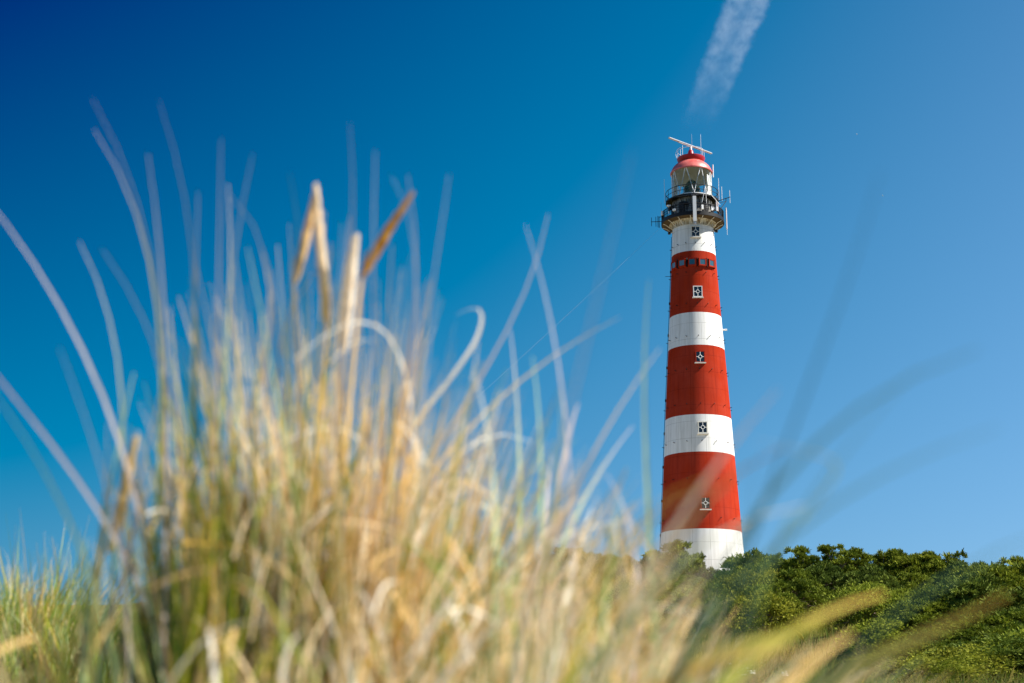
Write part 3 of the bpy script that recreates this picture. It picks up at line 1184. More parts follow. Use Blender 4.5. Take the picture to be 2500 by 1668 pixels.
# small white flowers near the bottom right
for i, (px, py, y, h, lab) in enumerate(((1838, 1645, 17, .42, "single white flower head low in the grass near the bottom, right of the pale stems"),
                                         (1916, 1646, 18, .40, "small white flower cluster at the bottom, right of the single white flower head"),
                                         (1803, 1606, 19, .62, "tall loose sprig of tiny white flowers against the dark green patch"),
                                         (1826, 1608, 19.5, .58, "drooping sprig of tiny white flowers beside the taller sprig"))):
    p = at(px, py, y)
    gz = float(H(p.x, p.y))
    root = empty("flowering_plant", (p.x, p.y, gz))
    hh = p.z - gz
    b = MB()
    rr = random.Random(i)
    b.tube([(0, 0, -.05), (.02, 0, hh * .5), (0, 0, hh)], [.008, .006, .005], 5)
    heads = []
    if i < 2:
        heads = [(rr.uniform(-.03, .03), rr.uniform(-.03, .03), hh + rr.uniform(-.02, .03)) for _ in range(9)]
    else:
        for k in range(9):
            q = Vector((rr.uniform(-.12, .12), rr.uniform(-.05, .05), hh - rr.uniform(0, .25)))
            b.tube([(0.01, 0, q.z - .15), q], [.004, .003], 4)
            heads.append(q)
    b.build("stem", M['trunk_bark'], root)
    b = MB()
    for q in heads:
        for k in range(5):
            a = k * 1.2566
            q = Vector(q)
            c1 = q + Vector((math.cos(a) * .013, math.sin(a) * .013, .004))
            b.tube([q, c1], [.003, .006], 5)
    b.build("flowers", M['petal'], root)
    tag(root, lab, "flower", "small white flowers in the dune grass")

# ------------------------------------------------------------------ marram grass in front of the lens
PAL = {'straw': (.85, .57, .22), 'pale': (.91, .70, .42), 'white': (.90, .82, .68), 'gold': (.74, .48, .09), 'green': (.17, .27, .02),
       'sage': (.44, .56, .26), 'olive': (.34, .36, .02), 'brown': (.40, .20, .05), 'dark': (.030, .050, .012), 'teal': (.10, .19, .13), 'mauve': (.60, .52, .51)}


def catmull(pts, n):
    pts = [Vector(p) for p in pts]
    q = [pts[0] * 2 - pts[1]] + pts + [pts[-1] * 2 - pts[-2]]
    out_ = []
    segs = len(pts) - 1
    for i in range(n):
        u = i / (n - 1) * segs
        k = min(int(u), segs - 1)
        f = u - k
        a, b_, c, d = q[k], q[k + 1], q[k + 2], q[k + 3]
        out_.append(.5 * ((2 * b_) + (c - a) * f + (2 * a - 5 * b_ + 4 * c - d) * f * f + (3 * b_ - a - 3 * c + d) * f ** 3))
    return out_


class Grass:
    """collects blades (rolled leaves: three-sided tapering tubes) into one mesh"""

    def __init__(s):
        s.V, s.F, s.C = [], [], []
        s.n = 0

    def blade(s, pts, wid, col, tipcol=None, basecol=None, twist=None, flat=None):
        # pts from base to tip
        n = len(pts)
        ph = random.uniform(0, 6.28) if twist is None else twist
        col = np.array(col)
        tipc = col if tipcol is None else np.array(tipcol)
        basec = col if basecol is None else np.array(basecol)
        a = None
        for i, p in enumerate(pts):
            t_ = (pts[min(i + 1, n - 1)] - pts[max(i - 1, 0)])
            t_ = t_.normalized() if t_.length > 0 else Vector((0, 0, 1))
            if a is None:
                a = t_.orthogonal().normalized()
                if flat is not None:                 # the leaf's flat side looks along this direction, give or take
                    a = t_.cross(flat).normalized()
                    ph = random.uniform(-.6, .6)
                a = Matrix.Rotation(ph, 3, t_) @ a
            else:
                a = (a - t_ * a.dot(t_)).normalized()
            b_ = t_.cross(a)
            u = i / (n - 1)
            w_ = wid * (.75 + .25 * min(1, u * 4)) * (1 if u < .55 else max(.10, 1 - (u - .55) / .45 * .85)) * .5
            s.V += [tuple(p + a * w_), tuple(p + b_ * w_ * .45), tuple(p - a * w_)]
            c = col + (tipc - col) * max(0, (u - .6) / .4) if u > .6 else col + (basec - col) * max(0, 1 - u / .35)
            s.C += [tuple(c)] * 3
            if i:
                o = s.n + 3 * (i - 1)
                s.F += [(o, o + 1, o + 4, o + 3), (o + 1, o + 2, o + 5, o + 4)]
        s.n += 3 * n

    def build(s, name, parent, base):
        V = np.array(s.V) - np.array(base)
        return np_mesh(name, V, np.array(s.F), M['blade'], np.array(s.C), parent)


def seed_head(name, pts, rad, col, root, base, seed=0):
    """a marram panicle: spindle of overlapping spikelets"""
    global rng
    rng = np.random.default_rng(seed)
    core = catmull(pts, 16)
    Vv, Ff, Cc, n = [], [], [], 0
    col = np.array(col)
    prof = lambda u: rad * (math.sin(math.pi * min(1, max(0, (.06 + .9 * u))) ** .8) ** .55)
    g_ = Grass()
    # spindle body
    ring = 8
    for i, p in enumerate(core):
        u = i / 15
        t_ = (core[min(i + 1, 15)] - core[max(i - 1, 0)]).normalized()
        a = t_.orthogonal().normalized()
        b_ = t_.cross(a)
        for k in range(ring):
            an = 2 * math.pi * k / ring
            r_ = prof(u) * .8
            Vv.append(tuple(p + (a * math.cos(an) + b_ * math.sin(an)) * r_))
            Cc.append(tuple(col * .85))
    for i in range(15):
        for k in range(ring):
            Ff.append((i * ring + k, i * ring + (k + 1) % ring, (i + 1) * ring + (k + 1) % ring, (i + 1) * ring + k))
    n = len(Vv)
    rr = random.Random(seed)
    for q in range(340):
        u = rr.uniform(.0, .96)
        i = min(int(u * 15), 14)
        p = core[i].lerp(core[i + 1], u * 15 - i)
        t_ = (core[i + 1] - core[i]).normalized()
        a = t_.orthogonal().normalized()
        b_ = t_.cross(a)
        an = rr.uniform(0, 6.28)
        o_ = a * math.cos(an) + b_ * math.sin(an)
        sd_ = t_.cross(o_)
        r_ = prof(u)
        ln = rr.uniform(.009, .014)
        p0 = p + o_ * r_ * .7
        p1 = p0 + t_ * ln + o_ * r_ * .35
        w_ = .0018
        c = tuple(col * rr.uniform(.8, 1.25))
        Vv += [tuple(p0 - sd_ * w_), tuple(p0 + sd_ * w_), tuple(p1 + sd_ * w_ * .3), tuple(p1 - sd_ * w_ * .3)]
        Cc += [c] * 4
        Ff.append((n, n + 1, n + 2, n + 3))
        n += 4
    return np_mesh(name, np.array(Vv) - np.array(base), np.array(Ff), M['panicle'], np.array(Cc), root)


def tuft_root(x, y, label):
    o = empty("marram_tuft", (x, y, float(H(x, y))))
    tag(o, label, "grass tuft")
    return o


TUFTS = {}


def new_tuft(key, x, y, label):
    root = tuft_root(x, y, label)
    TUFTS[key] = dict(root=root, base=Vector(root.location), g=Grass())


new_tuft('main', -.40, 2.35, "tallest marram tuft of straw and green blades with pale seed heads, filling the left middle")
new_tuft('left', -.66, 2.25, "green marram tuft with long mauve arching stalks left of the seed heads")
new_tuft('mid', -.03, 2.10, "pale marram tuft of arching straw blades between the seed heads and the lighthouse")
new_tuft('near', .16, 1.25, "blurred green marram tuft close up, its blades crossing the lighthouse foot")
new_tuft('corner', .30, 1.10, "very blurred yellow green stems close up across the bottom right bushes")
new_tuft('low', -.06, 1.62, "low dense mass of tan and pale straw blades along the bottom middle")
new_tuft('shade', -.56, 1.75, "low dark green and brown grass in the bottom left corner of the tall tuft")


HOOKS = {(1110, 772), (1833, 1076)}


def arc(pts, n):
    """a smooth cubic through the traced points, as a springy blade bends"""
    P = np.array([tuple(p) for p in pts])
    t_ = np.concatenate([[0], np.cumsum(np.linalg.norm(np.diff(P, axis=0), axis=1))])
    t_ /= t_[-1]
    wt = np.ones(len(P))
    wt[0] = 3
    if len(P) < 4:
        return catmull(pts, n)
    cf = [np.polyfit(t_, P[:, k], 3 if len(P) > 5 else 2, w=wt) for k in range(3)]
    u = np.linspace(0, 1, n)
    return [Vector((np.polyval(cf[0], x), np.polyval(cf[1], x), np.polyval(cf[2], x))) for x in u]


def hero(key, pix, d_tip, d_base, wid, col, tip=None, base=None, ground=True, n=16):
    hook = pix[0] in HOOKS
    """pix: photo points from tip to base; the stalk runs on down to its tuft on the ground"""
    T = TUFTS[key]
    if key == 'mid':
        d_tip, d_base = d_tip * 1.2, d_base * 1.12
    m_ = len(pix)
    pts = [at(px, py, d_tip + (d_base - d_tip) * i / max(1, m_ - 1)) for i, (px, py) in enumerate(pix)]
    if ground:
        last, prev = pts[-1], pts[-2]
        dz_ = max(prev.z - last.z, .02)
        run = (last.z - float(H(last.x, last.y))) / dz_
        gx = last.x + max(-.16, min(.16, (last.x - prev.x) * run * .55)) * .8 + (T['base'].x - last.x) * .12
        gy = d_base + random.uniform(-.04, .04)
        pts.append(Vector((gx, gy, float(H(gx, gy)) - .02)))
    pts = (catmull(pts, n) if hook else arc(pts, n))[::-1]
    C = lambda k: PAL[k] if isinstance(k, str) else k
    T['g'].blade(pts, wid * {'mid': 1.55, 'corner': 1.7}.get(key, 1.2), C(col), C(tip) if tip else None, C(base) if base else None, flat=Vector((.3, -1, .1)))


HER = [
    ('left', [(-60, 450), (0, 533), (57, 621), (115, 709), (174, 800), (214, 877), (260, 968), (291, 1045), (312, 1110), (335, 1300)], 2.2, 2.3, .0062, 'mauve', None, 'straw'),
    ('left', [(230, 315), (260, 372), (306, 464), (344, 564), (367, 632), (379, 690), (387, 755), (390, 900), (385, 1200)], 2.3, 2.3, .0048, 'olive', 'mauve', 'green'),
    ('left', [(226, 242), (260, 300), (291, 368), (318, 445), (344, 533), (372, 640), (392, 800)], 2.05, 2.2, .0034, 'teal', 'mauve', 'green'),
    ('main', [(388, 246), (406, 303), (432, 391), (455, 514), (465, 564), (476, 700), (480, 900)], 2.15, 2.2, .0036, 'teal', 'mauve', 'green'),
    ('main', [(360, 376), (375, 414), (383, 487), (387, 564), (390, 659), (398, 800), (410, 1000)], 2.1, 2.2, .0042, 'mauve', 'pale', 'brown'),
    ('left', [(195, 590), (218, 652), (245, 720), (268, 800), (290, 880), (304, 960), (306, 1060), (288, 1220)], 2.3, 2.3, .0048, 'sage', 'white', 'sage'),
    ('left', [(249, 609), (291, 667), (333, 736), (356, 800), (396, 900), (430, 1010)], 2.0, 2.2, .0040, 'mauve', None, 'straw'),
    ('main', [(540, 338), (538, 430), (536, 544), (536, 660), (532, 850), (530, 1050)], 2.1, 2.2, .0042, 'mauve', None, 'green'),
    ('main', [(557, 449), (561, 525), (563, 600), (562, 700), (552, 900)], 2.4, 2.4, .0042, 'sage', 'pale', 'green'),
    ('main', [(484, 468), (479, 544), (478, 660), (478, 800), (470, 1000)], 2.3, 2.3, .0056, 'olive', 'mauve', 'green'),
    ('main', [(617, 376), (603, 441), (588, 518), (577, 594), (562, 720), (545, 900)], 2.1, 2.2, .0040, 'green', 'mauve', 'green'),
    ('main', [(854, 300), (860, 384), (865, 480), (860, 575), (850, 720), (835, 900)], 2.1, 2.2, .0044, 'mauve', None, 'straw'),
    ('main', [(917, 369), (911, 441), (906, 556), (913, 671), (917, 786), (905, 950)], 2.05, 2.2, .0042, 'mauve', None, 'brown'),
    ('main', [(957, 430), (975, 475), (1000, 530), (1018, 640), (1015, 800)], 2.0, 2.2, .0034, 'mauve', None, 'brown'),
    ('main', [(995, 428), (1010, 480), (1013, 556), (1020, 652), (1013, 747), (990, 900), (960, 1100)], 2.2, 2.3, .0052, 'brown', 'mauve', 'straw'),
    ('main', [(1040, 690), (1034, 760), (1012, 880), (980, 1020), (940, 1200)], 2.3, 2.3, .0055, 'straw', 'brown', 'straw'),
    ('main', [(1097, 426), (1082, 518), (1063, 633), (1051, 728), (1030, 880), (990, 1080)], 2.0, 2.2, .0040, 'mauve', None, 'straw'),
    ('main', [(706, 420), (735, 520), (748, 620), (735, 760)], 2.0, 2.2, .0045, 'sage', 'teal', 'green'),
    ('main', [(560, 480), (605, 470), (628, 560), (650, 660), (660, 790), (640, 1000)], 2.2, 2.3, .0046, 'mauve', 'mauve', 'straw'),
    ('main', [(640, 615), (656, 640), (664, 700), (668, 760), (648, 860), (600, 1000), (560, 1180)], 2.4, 2.4, .0064, 'straw', 'white', 'gold'),
    ('main', [(772, 660), (742, 700), (714, 735), (690, 800), (676, 934), (690, 1050), (715, 1200)], 2.4, 2.4, .0066, 'straw', 'pale', 'straw'),
    ('main', [(788, 700), (792, 747), (796, 850), (800, 1000), (790, 1200)], 2.4, 2.4, .0055, 'gold', 'straw', 'straw'),
    ('main', [(842, 800), (838, 953), (825, 1068), (820, 1221)], 2.4, 2.4, .017, 'pale', 'pale', 'straw'),
    ('main', [(896, 655), (875, 720), (862, 800), (850, 960)], 2.4, 2.4, .0045, 'brown', 'gold', 'straw'),
    ('main', [(1062, 800), (1047, 830), (1013, 884), (982, 965), (959, 1053), (940, 1125), (925, 1300)], 2.4, 2.4, .0070, 'pale', 'white', 'straw'),
    ('main', [(917, 830), (905, 825), (850, 842)], 2.2, 2.3, .0045, 'pale', 'white', None),
    ('main', [(718, 880), (745, 855), (770, 835), (800, 815)], 2.2, 2.25, .0050, 'white', 'white', None),
    ('main', [(652, 1105), (690, 1075), (730, 1058), (790, 1045)], 2.2, 2.3, .0050, 'white', 'white', None),
    ('mid', [(1110, 772), (1135, 758), (1165, 752), (1178, 772), (1172, 805), (1158, 840), (1130, 882), (1077, 955), (1038, 1000), (990, 1090), (930, 1260)], 2.35, 2.4, .0056, 'white', 'white', 'straw'),
    ('mid', [(1337, 522), (1333, 572), (1318, 645), (1287, 725), (1245, 802), (1199, 875), (1165, 924), (1120, 985), (1050, 1110), (985, 1260)], 2.25, 2.35, .0046, 'mauve', None, 'straw'),
    ('mid', [(1282, 548), (1300, 590), (1314, 630), (1316, 680)], 2.1, 2.2, .0030, 'mauve', None, None),
    ('mid', [(1513, 775), (1452, 802), (1383, 840), (1314, 894), (1245, 951), (1187, 1003), (1134, 1072), (1077, 1137), (1019, 1191), (950, 1310)], 2.3, 2.35, .0054, 'pale', 'pale', 'gold'),
    ('mid', [(1247, 806), (1248, 898), (1258, 1000), (1268, 1060), (1276, 1150), (1276, 1290), (1262, 1500)], 2.35, 2.3, .0060, 'sage', 'mauve', 'sage'),
    ('mid', [(1300, 870), (1308, 960), (1318, 1060), (1325, 1180), (1318, 1350)], 2.1, 2.2, .0065, 'sage', None, 'green'),
    ('near', [(1545, 370), (1509, 496), (1486, 584), (1459, 649), (1450, 725), (1446, 790), (1430, 900), (1395, 1060), (1330, 1280), (1280, 1500)], 1.25, 1.35, .0026, 'mauve', 'mauve', 'teal'),
    ('mid', [(1584, 683), (1582, 821), (1578, 950), (1574, 1053), (1566, 1168), (1585, 1264), (1600, 1420)], 2.0, 2.0, .0046, 'sage', None, 'sage'),
    ('mid', [(1610, 852), (1597, 870), (1555, 936), (1505, 1010), (1459, 1091), (1400, 1190), (1345, 1320), (1290, 1480)], 2.0, 2.1, .0052, 'mauve', 'pale', 'sage'),
    ('mid', [(1545, 1040), (1478, 1137), (1421, 1225), (1383, 1313), (1330, 1460)], 2.25, 2.2, .0064, 'sage', 'mauve', 'pale'),
    ('mid', [(1482, 1160), (1517, 1225), (1543, 1302), (1556, 1400), (1556, 1560)], 2.0, 2.0, .0050, 'mauve', None, 'sage'),
    ('mid', [(1366, 1258), (1325, 1321), (1287, 1397), (1230, 1530)], 2.2, 2.1, .0075, 'white', 'white', 'straw'),
    ('mid', [(1446, 1240), (1425, 1302), (1406, 1378), (1383, 1455), (1350, 1640)], 2.2, 2.1, .0080, 'white', 'white', 'straw'),
    ('mid', [(1412, 985), (1398, 1035), (1382, 1100)], 2.2, 2.2, .0070, 'mauve', None, None),
    ('mid', [(1300, 1078), (1250, 1064), (1190, 1064), (1150, 1080), (1090, 1150), (1030, 1270)], 2.3, 2.3, .0055, 'white', 'white', 'sage'),
    ('mid', [(1290, 1276), (1230, 1246), (1170, 1236), (1110, 1240), (1060, 1262), (1000, 1330)], 2.2, 2.2, .0055, 'white', 'white', 'straw'),
    ('mid', [(1345, 1110), (1350, 1180), (1330, 1250), (1322, 1320)], 2.3, 2.3, .0080, 'white', 'mauve', 'pale'),
    ('near', [(2150, 420), (2133, 480), (2056, 719), (1973, 974), (1916, 1075), (1850, 1260), (1790, 1450)], 1.0, 1.15, .0030, 'teal', 'teal', 'green'),
    ('near', [(2388, 853), (2247, 923), (2107, 1000), (1992, 1076), (1890, 1178), (1790, 1340), (1720, 1500)], 1.0, 1.15, .0050, 'teal', 'teal', 'green'),
    ('near', [(1833, 1076), (1929, 1095), (2015, 1115), (2042, 1138), (2037, 1165), (2000, 1215), (1945, 1280), (1880, 1380)], 1.15, 1.2, .0020, 'sage', 'white', 'green'),
    ('near', [(2240, 900), (2180, 965), (2107, 1045), (2037, 1140), (1960, 1248), (1905, 1325), (1850, 1440)], 1.0, 1.15, .0024, 'teal', 'teal', 'green'),
    ('near', [(2439, 1044), (2324, 1095), (2133, 1178), (1992, 1248), (1903, 1318), (1810, 1430)], 1.0, 1.15, .0050, 'teal', 'teal', 'green'),
    ('near', [(1897, 950), (1846, 1030), (1801, 1089), (1768, 1125), (1712, 1190), (1668, 1245), (1625, 1297), (1585, 1368), (1530, 1480), (1490, 1620)], 1.35, 1.35, .0072, 'pale', 'mauve', 'pale'),
    ('near', [(1905, 1095), (1870, 1115), (1801, 1159), (1744, 1200), (1712, 1232), (1680, 1290), (1620, 1380)], 1.3, 1.3, .0062, 'pale', 'brown', 'straw'),
    ('near', [(1745, 1160), (1668, 1193), (1610, 1222), (1540, 1290), (1470, 1400)], 1.25, 1.3, .0050, 'olive', 'gold', 'olive'),
    ('near', [(1740, 1185), (1690, 1200), (1620, 1242), (1555, 1300), (1500, 1380)], 1.3, 1.3, .0064, 'olive', 'straw', 'olive'),
    ('near', [(1962, 1234), (1878, 1261), (1814, 1276), (1740, 1312), (1650, 1372), (1560, 1480)], 1.35, 1.35, .0062, 'sage', 'white', 'pale'),
    ('near', [(1880, 1222), (1845, 1262), (1800, 1300)], 1.35, 1.35, .0050, 'pale', 'mauve', None),
    ('near', [(1842, 1120), (1832, 1230), (1830, 1330), (1835, 1450)], 1.3, 1.3, .0018, 'teal', None, 'green'),
    ('corner', [(2560, 1300), (2500, 1325), (2381, 1375), (2250, 1450), (2120, 1560)], .92, 1.0, .0030, 'teal', None, 'green'),
    ('corner', [(2160, 1450), (2098, 1464), (2053, 1480), (1994, 1510), (1943, 1536), (1880, 1580), (1780, 1660)], 1.35, 1.3, .0105, (.46, .52, .12), 'gold', 'sage'),
    ('corner', [(2462, 1450), (2380, 1500), (2247, 1557), (2172, 1587), (2113, 1612), (2010, 1670)], 1.15, 1.15, .0105, (.50, .58, .22), 'gold', 'gold'),
    ('corner', [(2082, 1548), (2038, 1572), (1990, 1607), (1950, 1650)], 1.25, 1.2, .0100, 'straw', 'straw', 'olive'),
    ('corner', [(2015, 1528), (1919, 1551), (1859, 1562), (1795, 1578), (1700, 1625), (1600, 1690)], 1.25, 1.2, .0105, 'straw', 'olive', 'gold'),
    ('corner', [(1990, 1600), (1920, 1580), (1830, 1592), (1740, 1630)], 1.2, 1.2, .0080, 'gold', 'straw', 'olive'),
    ('corner', [(2540, 1530), (2400, 1592), (2300, 1645), (2220, 1700)], .95, 1.0, .0045, 'green', None, 'green'),
    ('left', [(-70, 840), (0, 936), (57, 1018), (115, 1083), (172, 1152), (230, 1200), (290, 1290), (330, 1450)], 2.0, 2.2, .0060, 'mauve', (.62, .34, .30), 'sage'),
    ('left', [(-40, 930), (0, 984), (57, 1068), (107, 1144), (153, 1232), (200, 1350)], 1.7, 1.9, .0036, 'sage', None, 'green'),
    ('left', [(146, 850), (172, 934), (207, 1014), (237, 1098), (260, 1200)], 1.8, 2.0, .0032, 'mauve', None, 'green'),
    ('left', [(327, 910), (316, 985), (297, 1068), (277, 1144), (264, 1221), (245, 1317), (240, 1480)], 2.3, 2.3, .0075, 'sage', 'sage', 'sage'),
    ('left', [(262, 1035), (270, 1100), (260, 1200), (235, 1330), (225, 1500)], 2.3, 2.3, .0075, 'sage', 'mauve', 'sage'),
    ('left', [(392, 958), (380, 1010), (362, 1080), (345, 1150), (330, 1260)], 2.3, 2.3, .0058, 'mauve', 'pale', 'straw'),
    ('left', [(397, 1105), (370, 1160), (352, 1220), (335, 1290)], 2.3, 2.3, .0060, 'mauve', 'pale', 'sage'),
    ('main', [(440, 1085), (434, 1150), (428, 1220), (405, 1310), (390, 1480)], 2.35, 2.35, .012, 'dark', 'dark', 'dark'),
    ('main', [(470, 1000), (462, 1150), (450, 1300), (440, 1500)], 2.25, 2.3, .010, 'green', 'olive', 'sage'),
]
HER += [
    ('mid', [(1161, 915), (1172, 988), (1191, 1072), (1207, 1130), (1214, 1206), (1207, 1300)], 1.9, 1.95, .0052, 'sage', 'white', 'sage'),
    ('mid', [(1126, 1107), (1165, 1172), (1188, 1225), (1205, 1310)], 2.0, 2.0, .0040, 'sage', 'white', 'sage'),
    ('mid', [(1367, 950), (1367, 1053), (1371, 1110), (1362, 1190), (1340, 1330)], 1.8, 1.9, .0040, 'olive', 'sage', 'green'),
    ('near', [(1385, 920), (1325, 1034), (1302, 1130), (1268, 1200), (1237, 1265), (1220, 1380)], 1.7, 1.8, .0050, (.10, .15, .03), 'teal', 'green'),
    ('near', [(1455, 1105), (1402, 1187), (1356, 1246), (1287, 1310), (1220, 1400)], 1.7, 1.75, .0050, 'green', 'teal', 'green'),
    ('mid', [(1530, 1272), (1440, 1300), (1344, 1325), (1260, 1380)], 2.0, 2.0, .0036, 'white', 'white', 'sage'),
    ('low', [(1376, 1438), (1317, 1464), (1269, 1487), (1200, 1540)], 1.8, 1.8, .0085, 'white', 'pale', 'straw'),
    ('low', [(1625, 1516), (1537, 1572), (1463, 1640), (1420, 1720)], 1.6, 1.6, .0095, 'white', 'pale', 'pale'),
    ('low', [(1452, 1610), (1376, 1668), (1320, 1740)], 1.6, 1.6, .0100, 'pale', 'white', 'straw'),
    ('low', [(1570, 1420), (1537, 1455), (1501, 1498), (1448, 1550), (1390, 1640)], 1.7, 1.7, .0075, 'straw', 'gold', 'straw'),
    ('near', [(1705, 1356), (1615, 1453), (1522, 1535), (1448, 1600), (1370, 1690)], 1.45, 1.5, .0085, 'sage', 'green', 'sage'),
    ('near', [(1800, 1450), (1731, 1520), (1690, 1600), (1650, 1700)], 1.35, 1.4, .0060, 'sage', 'green', 'green'),
    ('low', [(1250, 1300), (1240, 1400), (1215, 1520), (1190, 1680)], 1.8, 1.8, .0080, 'sage', 'white', 'sage'),
    ('low', [(1290, 1440), (1275, 1530), (1245, 1640)], 1.7, 1.7, .0090, 'sage', 'sage', 'green'),
    ('low', [(1540, 1480), (1500, 1560), (1480, 1680)], 1.5, 1.5, .0070, 'white', 'sage', 'sage'),
    ('left', [(300, 1180), (255, 1330), (205, 1480), (150, 1640)], 2.1, 2.1, .0050, 'olive', 'straw', 'green'),
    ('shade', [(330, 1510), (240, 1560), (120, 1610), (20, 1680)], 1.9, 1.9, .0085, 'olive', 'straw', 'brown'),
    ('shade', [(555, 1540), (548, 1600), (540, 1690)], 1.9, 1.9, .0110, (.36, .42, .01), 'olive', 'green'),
]
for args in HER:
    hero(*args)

# seed heads, each a part of its tuft
mt_ = TUFTS['main']
for pix, d, rad, col, sd, lab in (
        ([(800, 800), (794, 720), (779, 570), (771, 448)], 2.4, .0108, (.92, .74, .50), 1, "upright pale seed head, leftmost tall one"),
        ([(720, 690), (736, 625), (755, 545), (770, 470)], 2.42, .0092, (.84, .60, .30), 2, "tan seed head leaning behind the leftmost pale one"),
        ([(838, 860), (846, 760), (857, 661), (869, 572)], 2.38, .0135, (.95, .82, .62), 3, "thick cream seed head, upright in the middle"),
        ([(884, 676), (918, 615), (952, 556), (1008, 470)], 2.40, .0098, (.66, .35, .05), 4, "orange brown seed head slanting to the right")):
    pts = [at(x, y, d) for x, y in pix]
    o = seed_head("seed_head", pts, rad, col, mt_['root'], mt_['base'], sd)
    o["label"] = lab
    st = Grass()
    if sd != 3:
        e = pts[0]
        gpt = Vector((mt_['base'].x + random.uniform(-.05, .1), 2.4, float(H(-.4, 2.4)) - .02))
        st.blade(catmull([gpt, e.lerp(gpt, .45) + Vector((random.uniform(-.03, .03), 0, 0)), e, pts[1]], 12), .0075, PAL['straw'])
        st.build("stalk", mt_['root'], mt_['base'])
lt = TUFTS['left']
o = seed_head("seed_head", [at(x, y, 2.3) for x, y in ((264, 1351), (290, 1265), (312, 1165), (333, 1066))], .0105, (.80, .60, .28), lt['root'], lt['base'], 5)
o["label"] = "weathered straw seed head low at the left"
ct_ = TUFTS['near']


ENV = ((-400, 1350), (0, 1350), (200, 1290), (330, 990), (420, 660), (560, 510), (800, 480), (1000, 570), (1100, 740), (1200, 850), (1300, 930), (1400, 1010),
       (1500, 1080), (1600, 1190), (1750, 1410), (1900, 1540), (2500, 1610))     # how high the loose blades of the tufts stand, along the photograph


def photo_xy(p):
    d = p.dot(FW)
    return 1250 + FPX * p.dot(RT) / d, 834 - FPX * p.dot(UP) / d


def filler(key, n, cx, cy, rx, ry, l0, l1, pal, wts, lean=.35, lean_bias=(0, 0), w0=.0028, w1=.0055, droop=.25, seed=1, per=6):
    """shoots of a handful of blades each, as marram grows; the blades of one shoot are of one age and colour"""
    rr = random.Random(seed)
    T = TUFTS[key]
    names = list(pal)
    for _ in range(max(1, n // per)):
        a, q = rr.uniform(0, 6.28), math.sqrt(rr.random())
        ox, oy = math.cos(a) * q, math.sin(a) * q
        kind = rr.choices(names, wts)[0]
        slx = ox * lean + rr.gauss(0, .13) + lean_bias[0]
        sly = oy * lean * .6 + rr.gauss(0, .10) + lean_bias[1]
        sl = rr.uniform(l0, l1)
        tone = rr.uniform(.86, 1.15)
        for _b in range(per):
            for _try in range(12):
                x, y = cx + ox * rx + rr.gauss(0, .010), cy + oy * ry + rr.gauss(0, .012)
                z = float(H(x, y)) - .02
                ln = sl * rr.uniform(.62, 1.08) * .94 ** _try
                lx, ly = slx + rr.gauss(0, .08), sly + rr.gauss(0, .07)
                d0 = Vector((lx * .6, ly * .6, 1)).normalized()
                bend = Vector((lx, ly, 0)) * rr.uniform(.3, 1.3) + Vector((0, 0, -droop * rr.random() ** 2))
                p = Vector((x, y, z))
                pts = []
                for i in range(9):
                    u = i / 8
                    pts.append(p + d0 * (ln * u) + bend * (ln * u * u * .7))
                u_, v_ = photo_xy(pts[-1])
                if key.startswith('far') or v_ > np.interp(u_, [e[0] for e in ENV], [e[1] for e in ENV]):
                    break
            else:
                continue
            if rr.random() < .07:                       # a snapped blade: its end hangs over
                q0 = pts[5]
                dv = Vector((rr.uniform(-1, 1), rr.uniform(-.5, .5), rr.uniform(-.5, .25))).normalized()
                for i in range(6, 9):
                    pts[i] = q0 + dv * (ln * (i - 5) * .075)
            k = kind if rr.random() < .8 else rr.choices(names, wts)[0]
            if key in ('main', 'low', 'left', 'shade') and photo_xy(pts[4])[0] < 650 + rr.gauss(0, 60) and rr.random() < .85:
                k = rr.choices(('green', 'olive', 'dark', 'sage', 'gold'), (46, 24, 24, 8, 6))[0]      # left blades are green, with the clump's shade painted in by the dark ones
            c = np.minimum(np.array(PAL[k]) * tone * rr.uniform(.88, 1.1), .95)
            tip = np.array(PAL[rr.choice(('straw', 'pale', k, k))])
            T['g'].blade(pts, rr.uniform(w0, w1), c, tip, c * .92)


def litter(key, n, cx, cy, rx, ry, h0, h1, seed):
    """dead leaves lying across the tuft at all angles"""
    rr = random.Random(seed)
    for _ in range(n):
        x, y = cx + rr.uniform(-rx, rx), cy + rr.uniform(-ry, ry)
        z = float(H(x, y)) + rr.uniform(h0, h1)
        az, el = rr.uniform(0, 6.28), rr.gauss(.95, .45)
        d = Vector((math.cos(az) * math.cos(el), math.sin(az) * math.cos(el), math.sin(el)))
        ln = rr.uniform(.06, .17)
        c0 = Vector((x, y, z))
        sag = Vector((rr.gauss(0, .05), 0, -rr.uniform(.05, .25))) * ln
        pts = [c0 + d * (ln * (i / 6 - .5)) + sag * (i / 6 - .5) ** 2 * 4 for i in range(7)]
        c = np.array(PAL[rr.choices(('straw', 'pale', 'white', 'gold', 'green', 'olive'), (28, 30, 22, 6, 10, 6))[0]]) * rr.uniform(.8, 1.05)
        TUFTS[key]['g'].blade(pts, rr.uniform(.003, .0065), c)


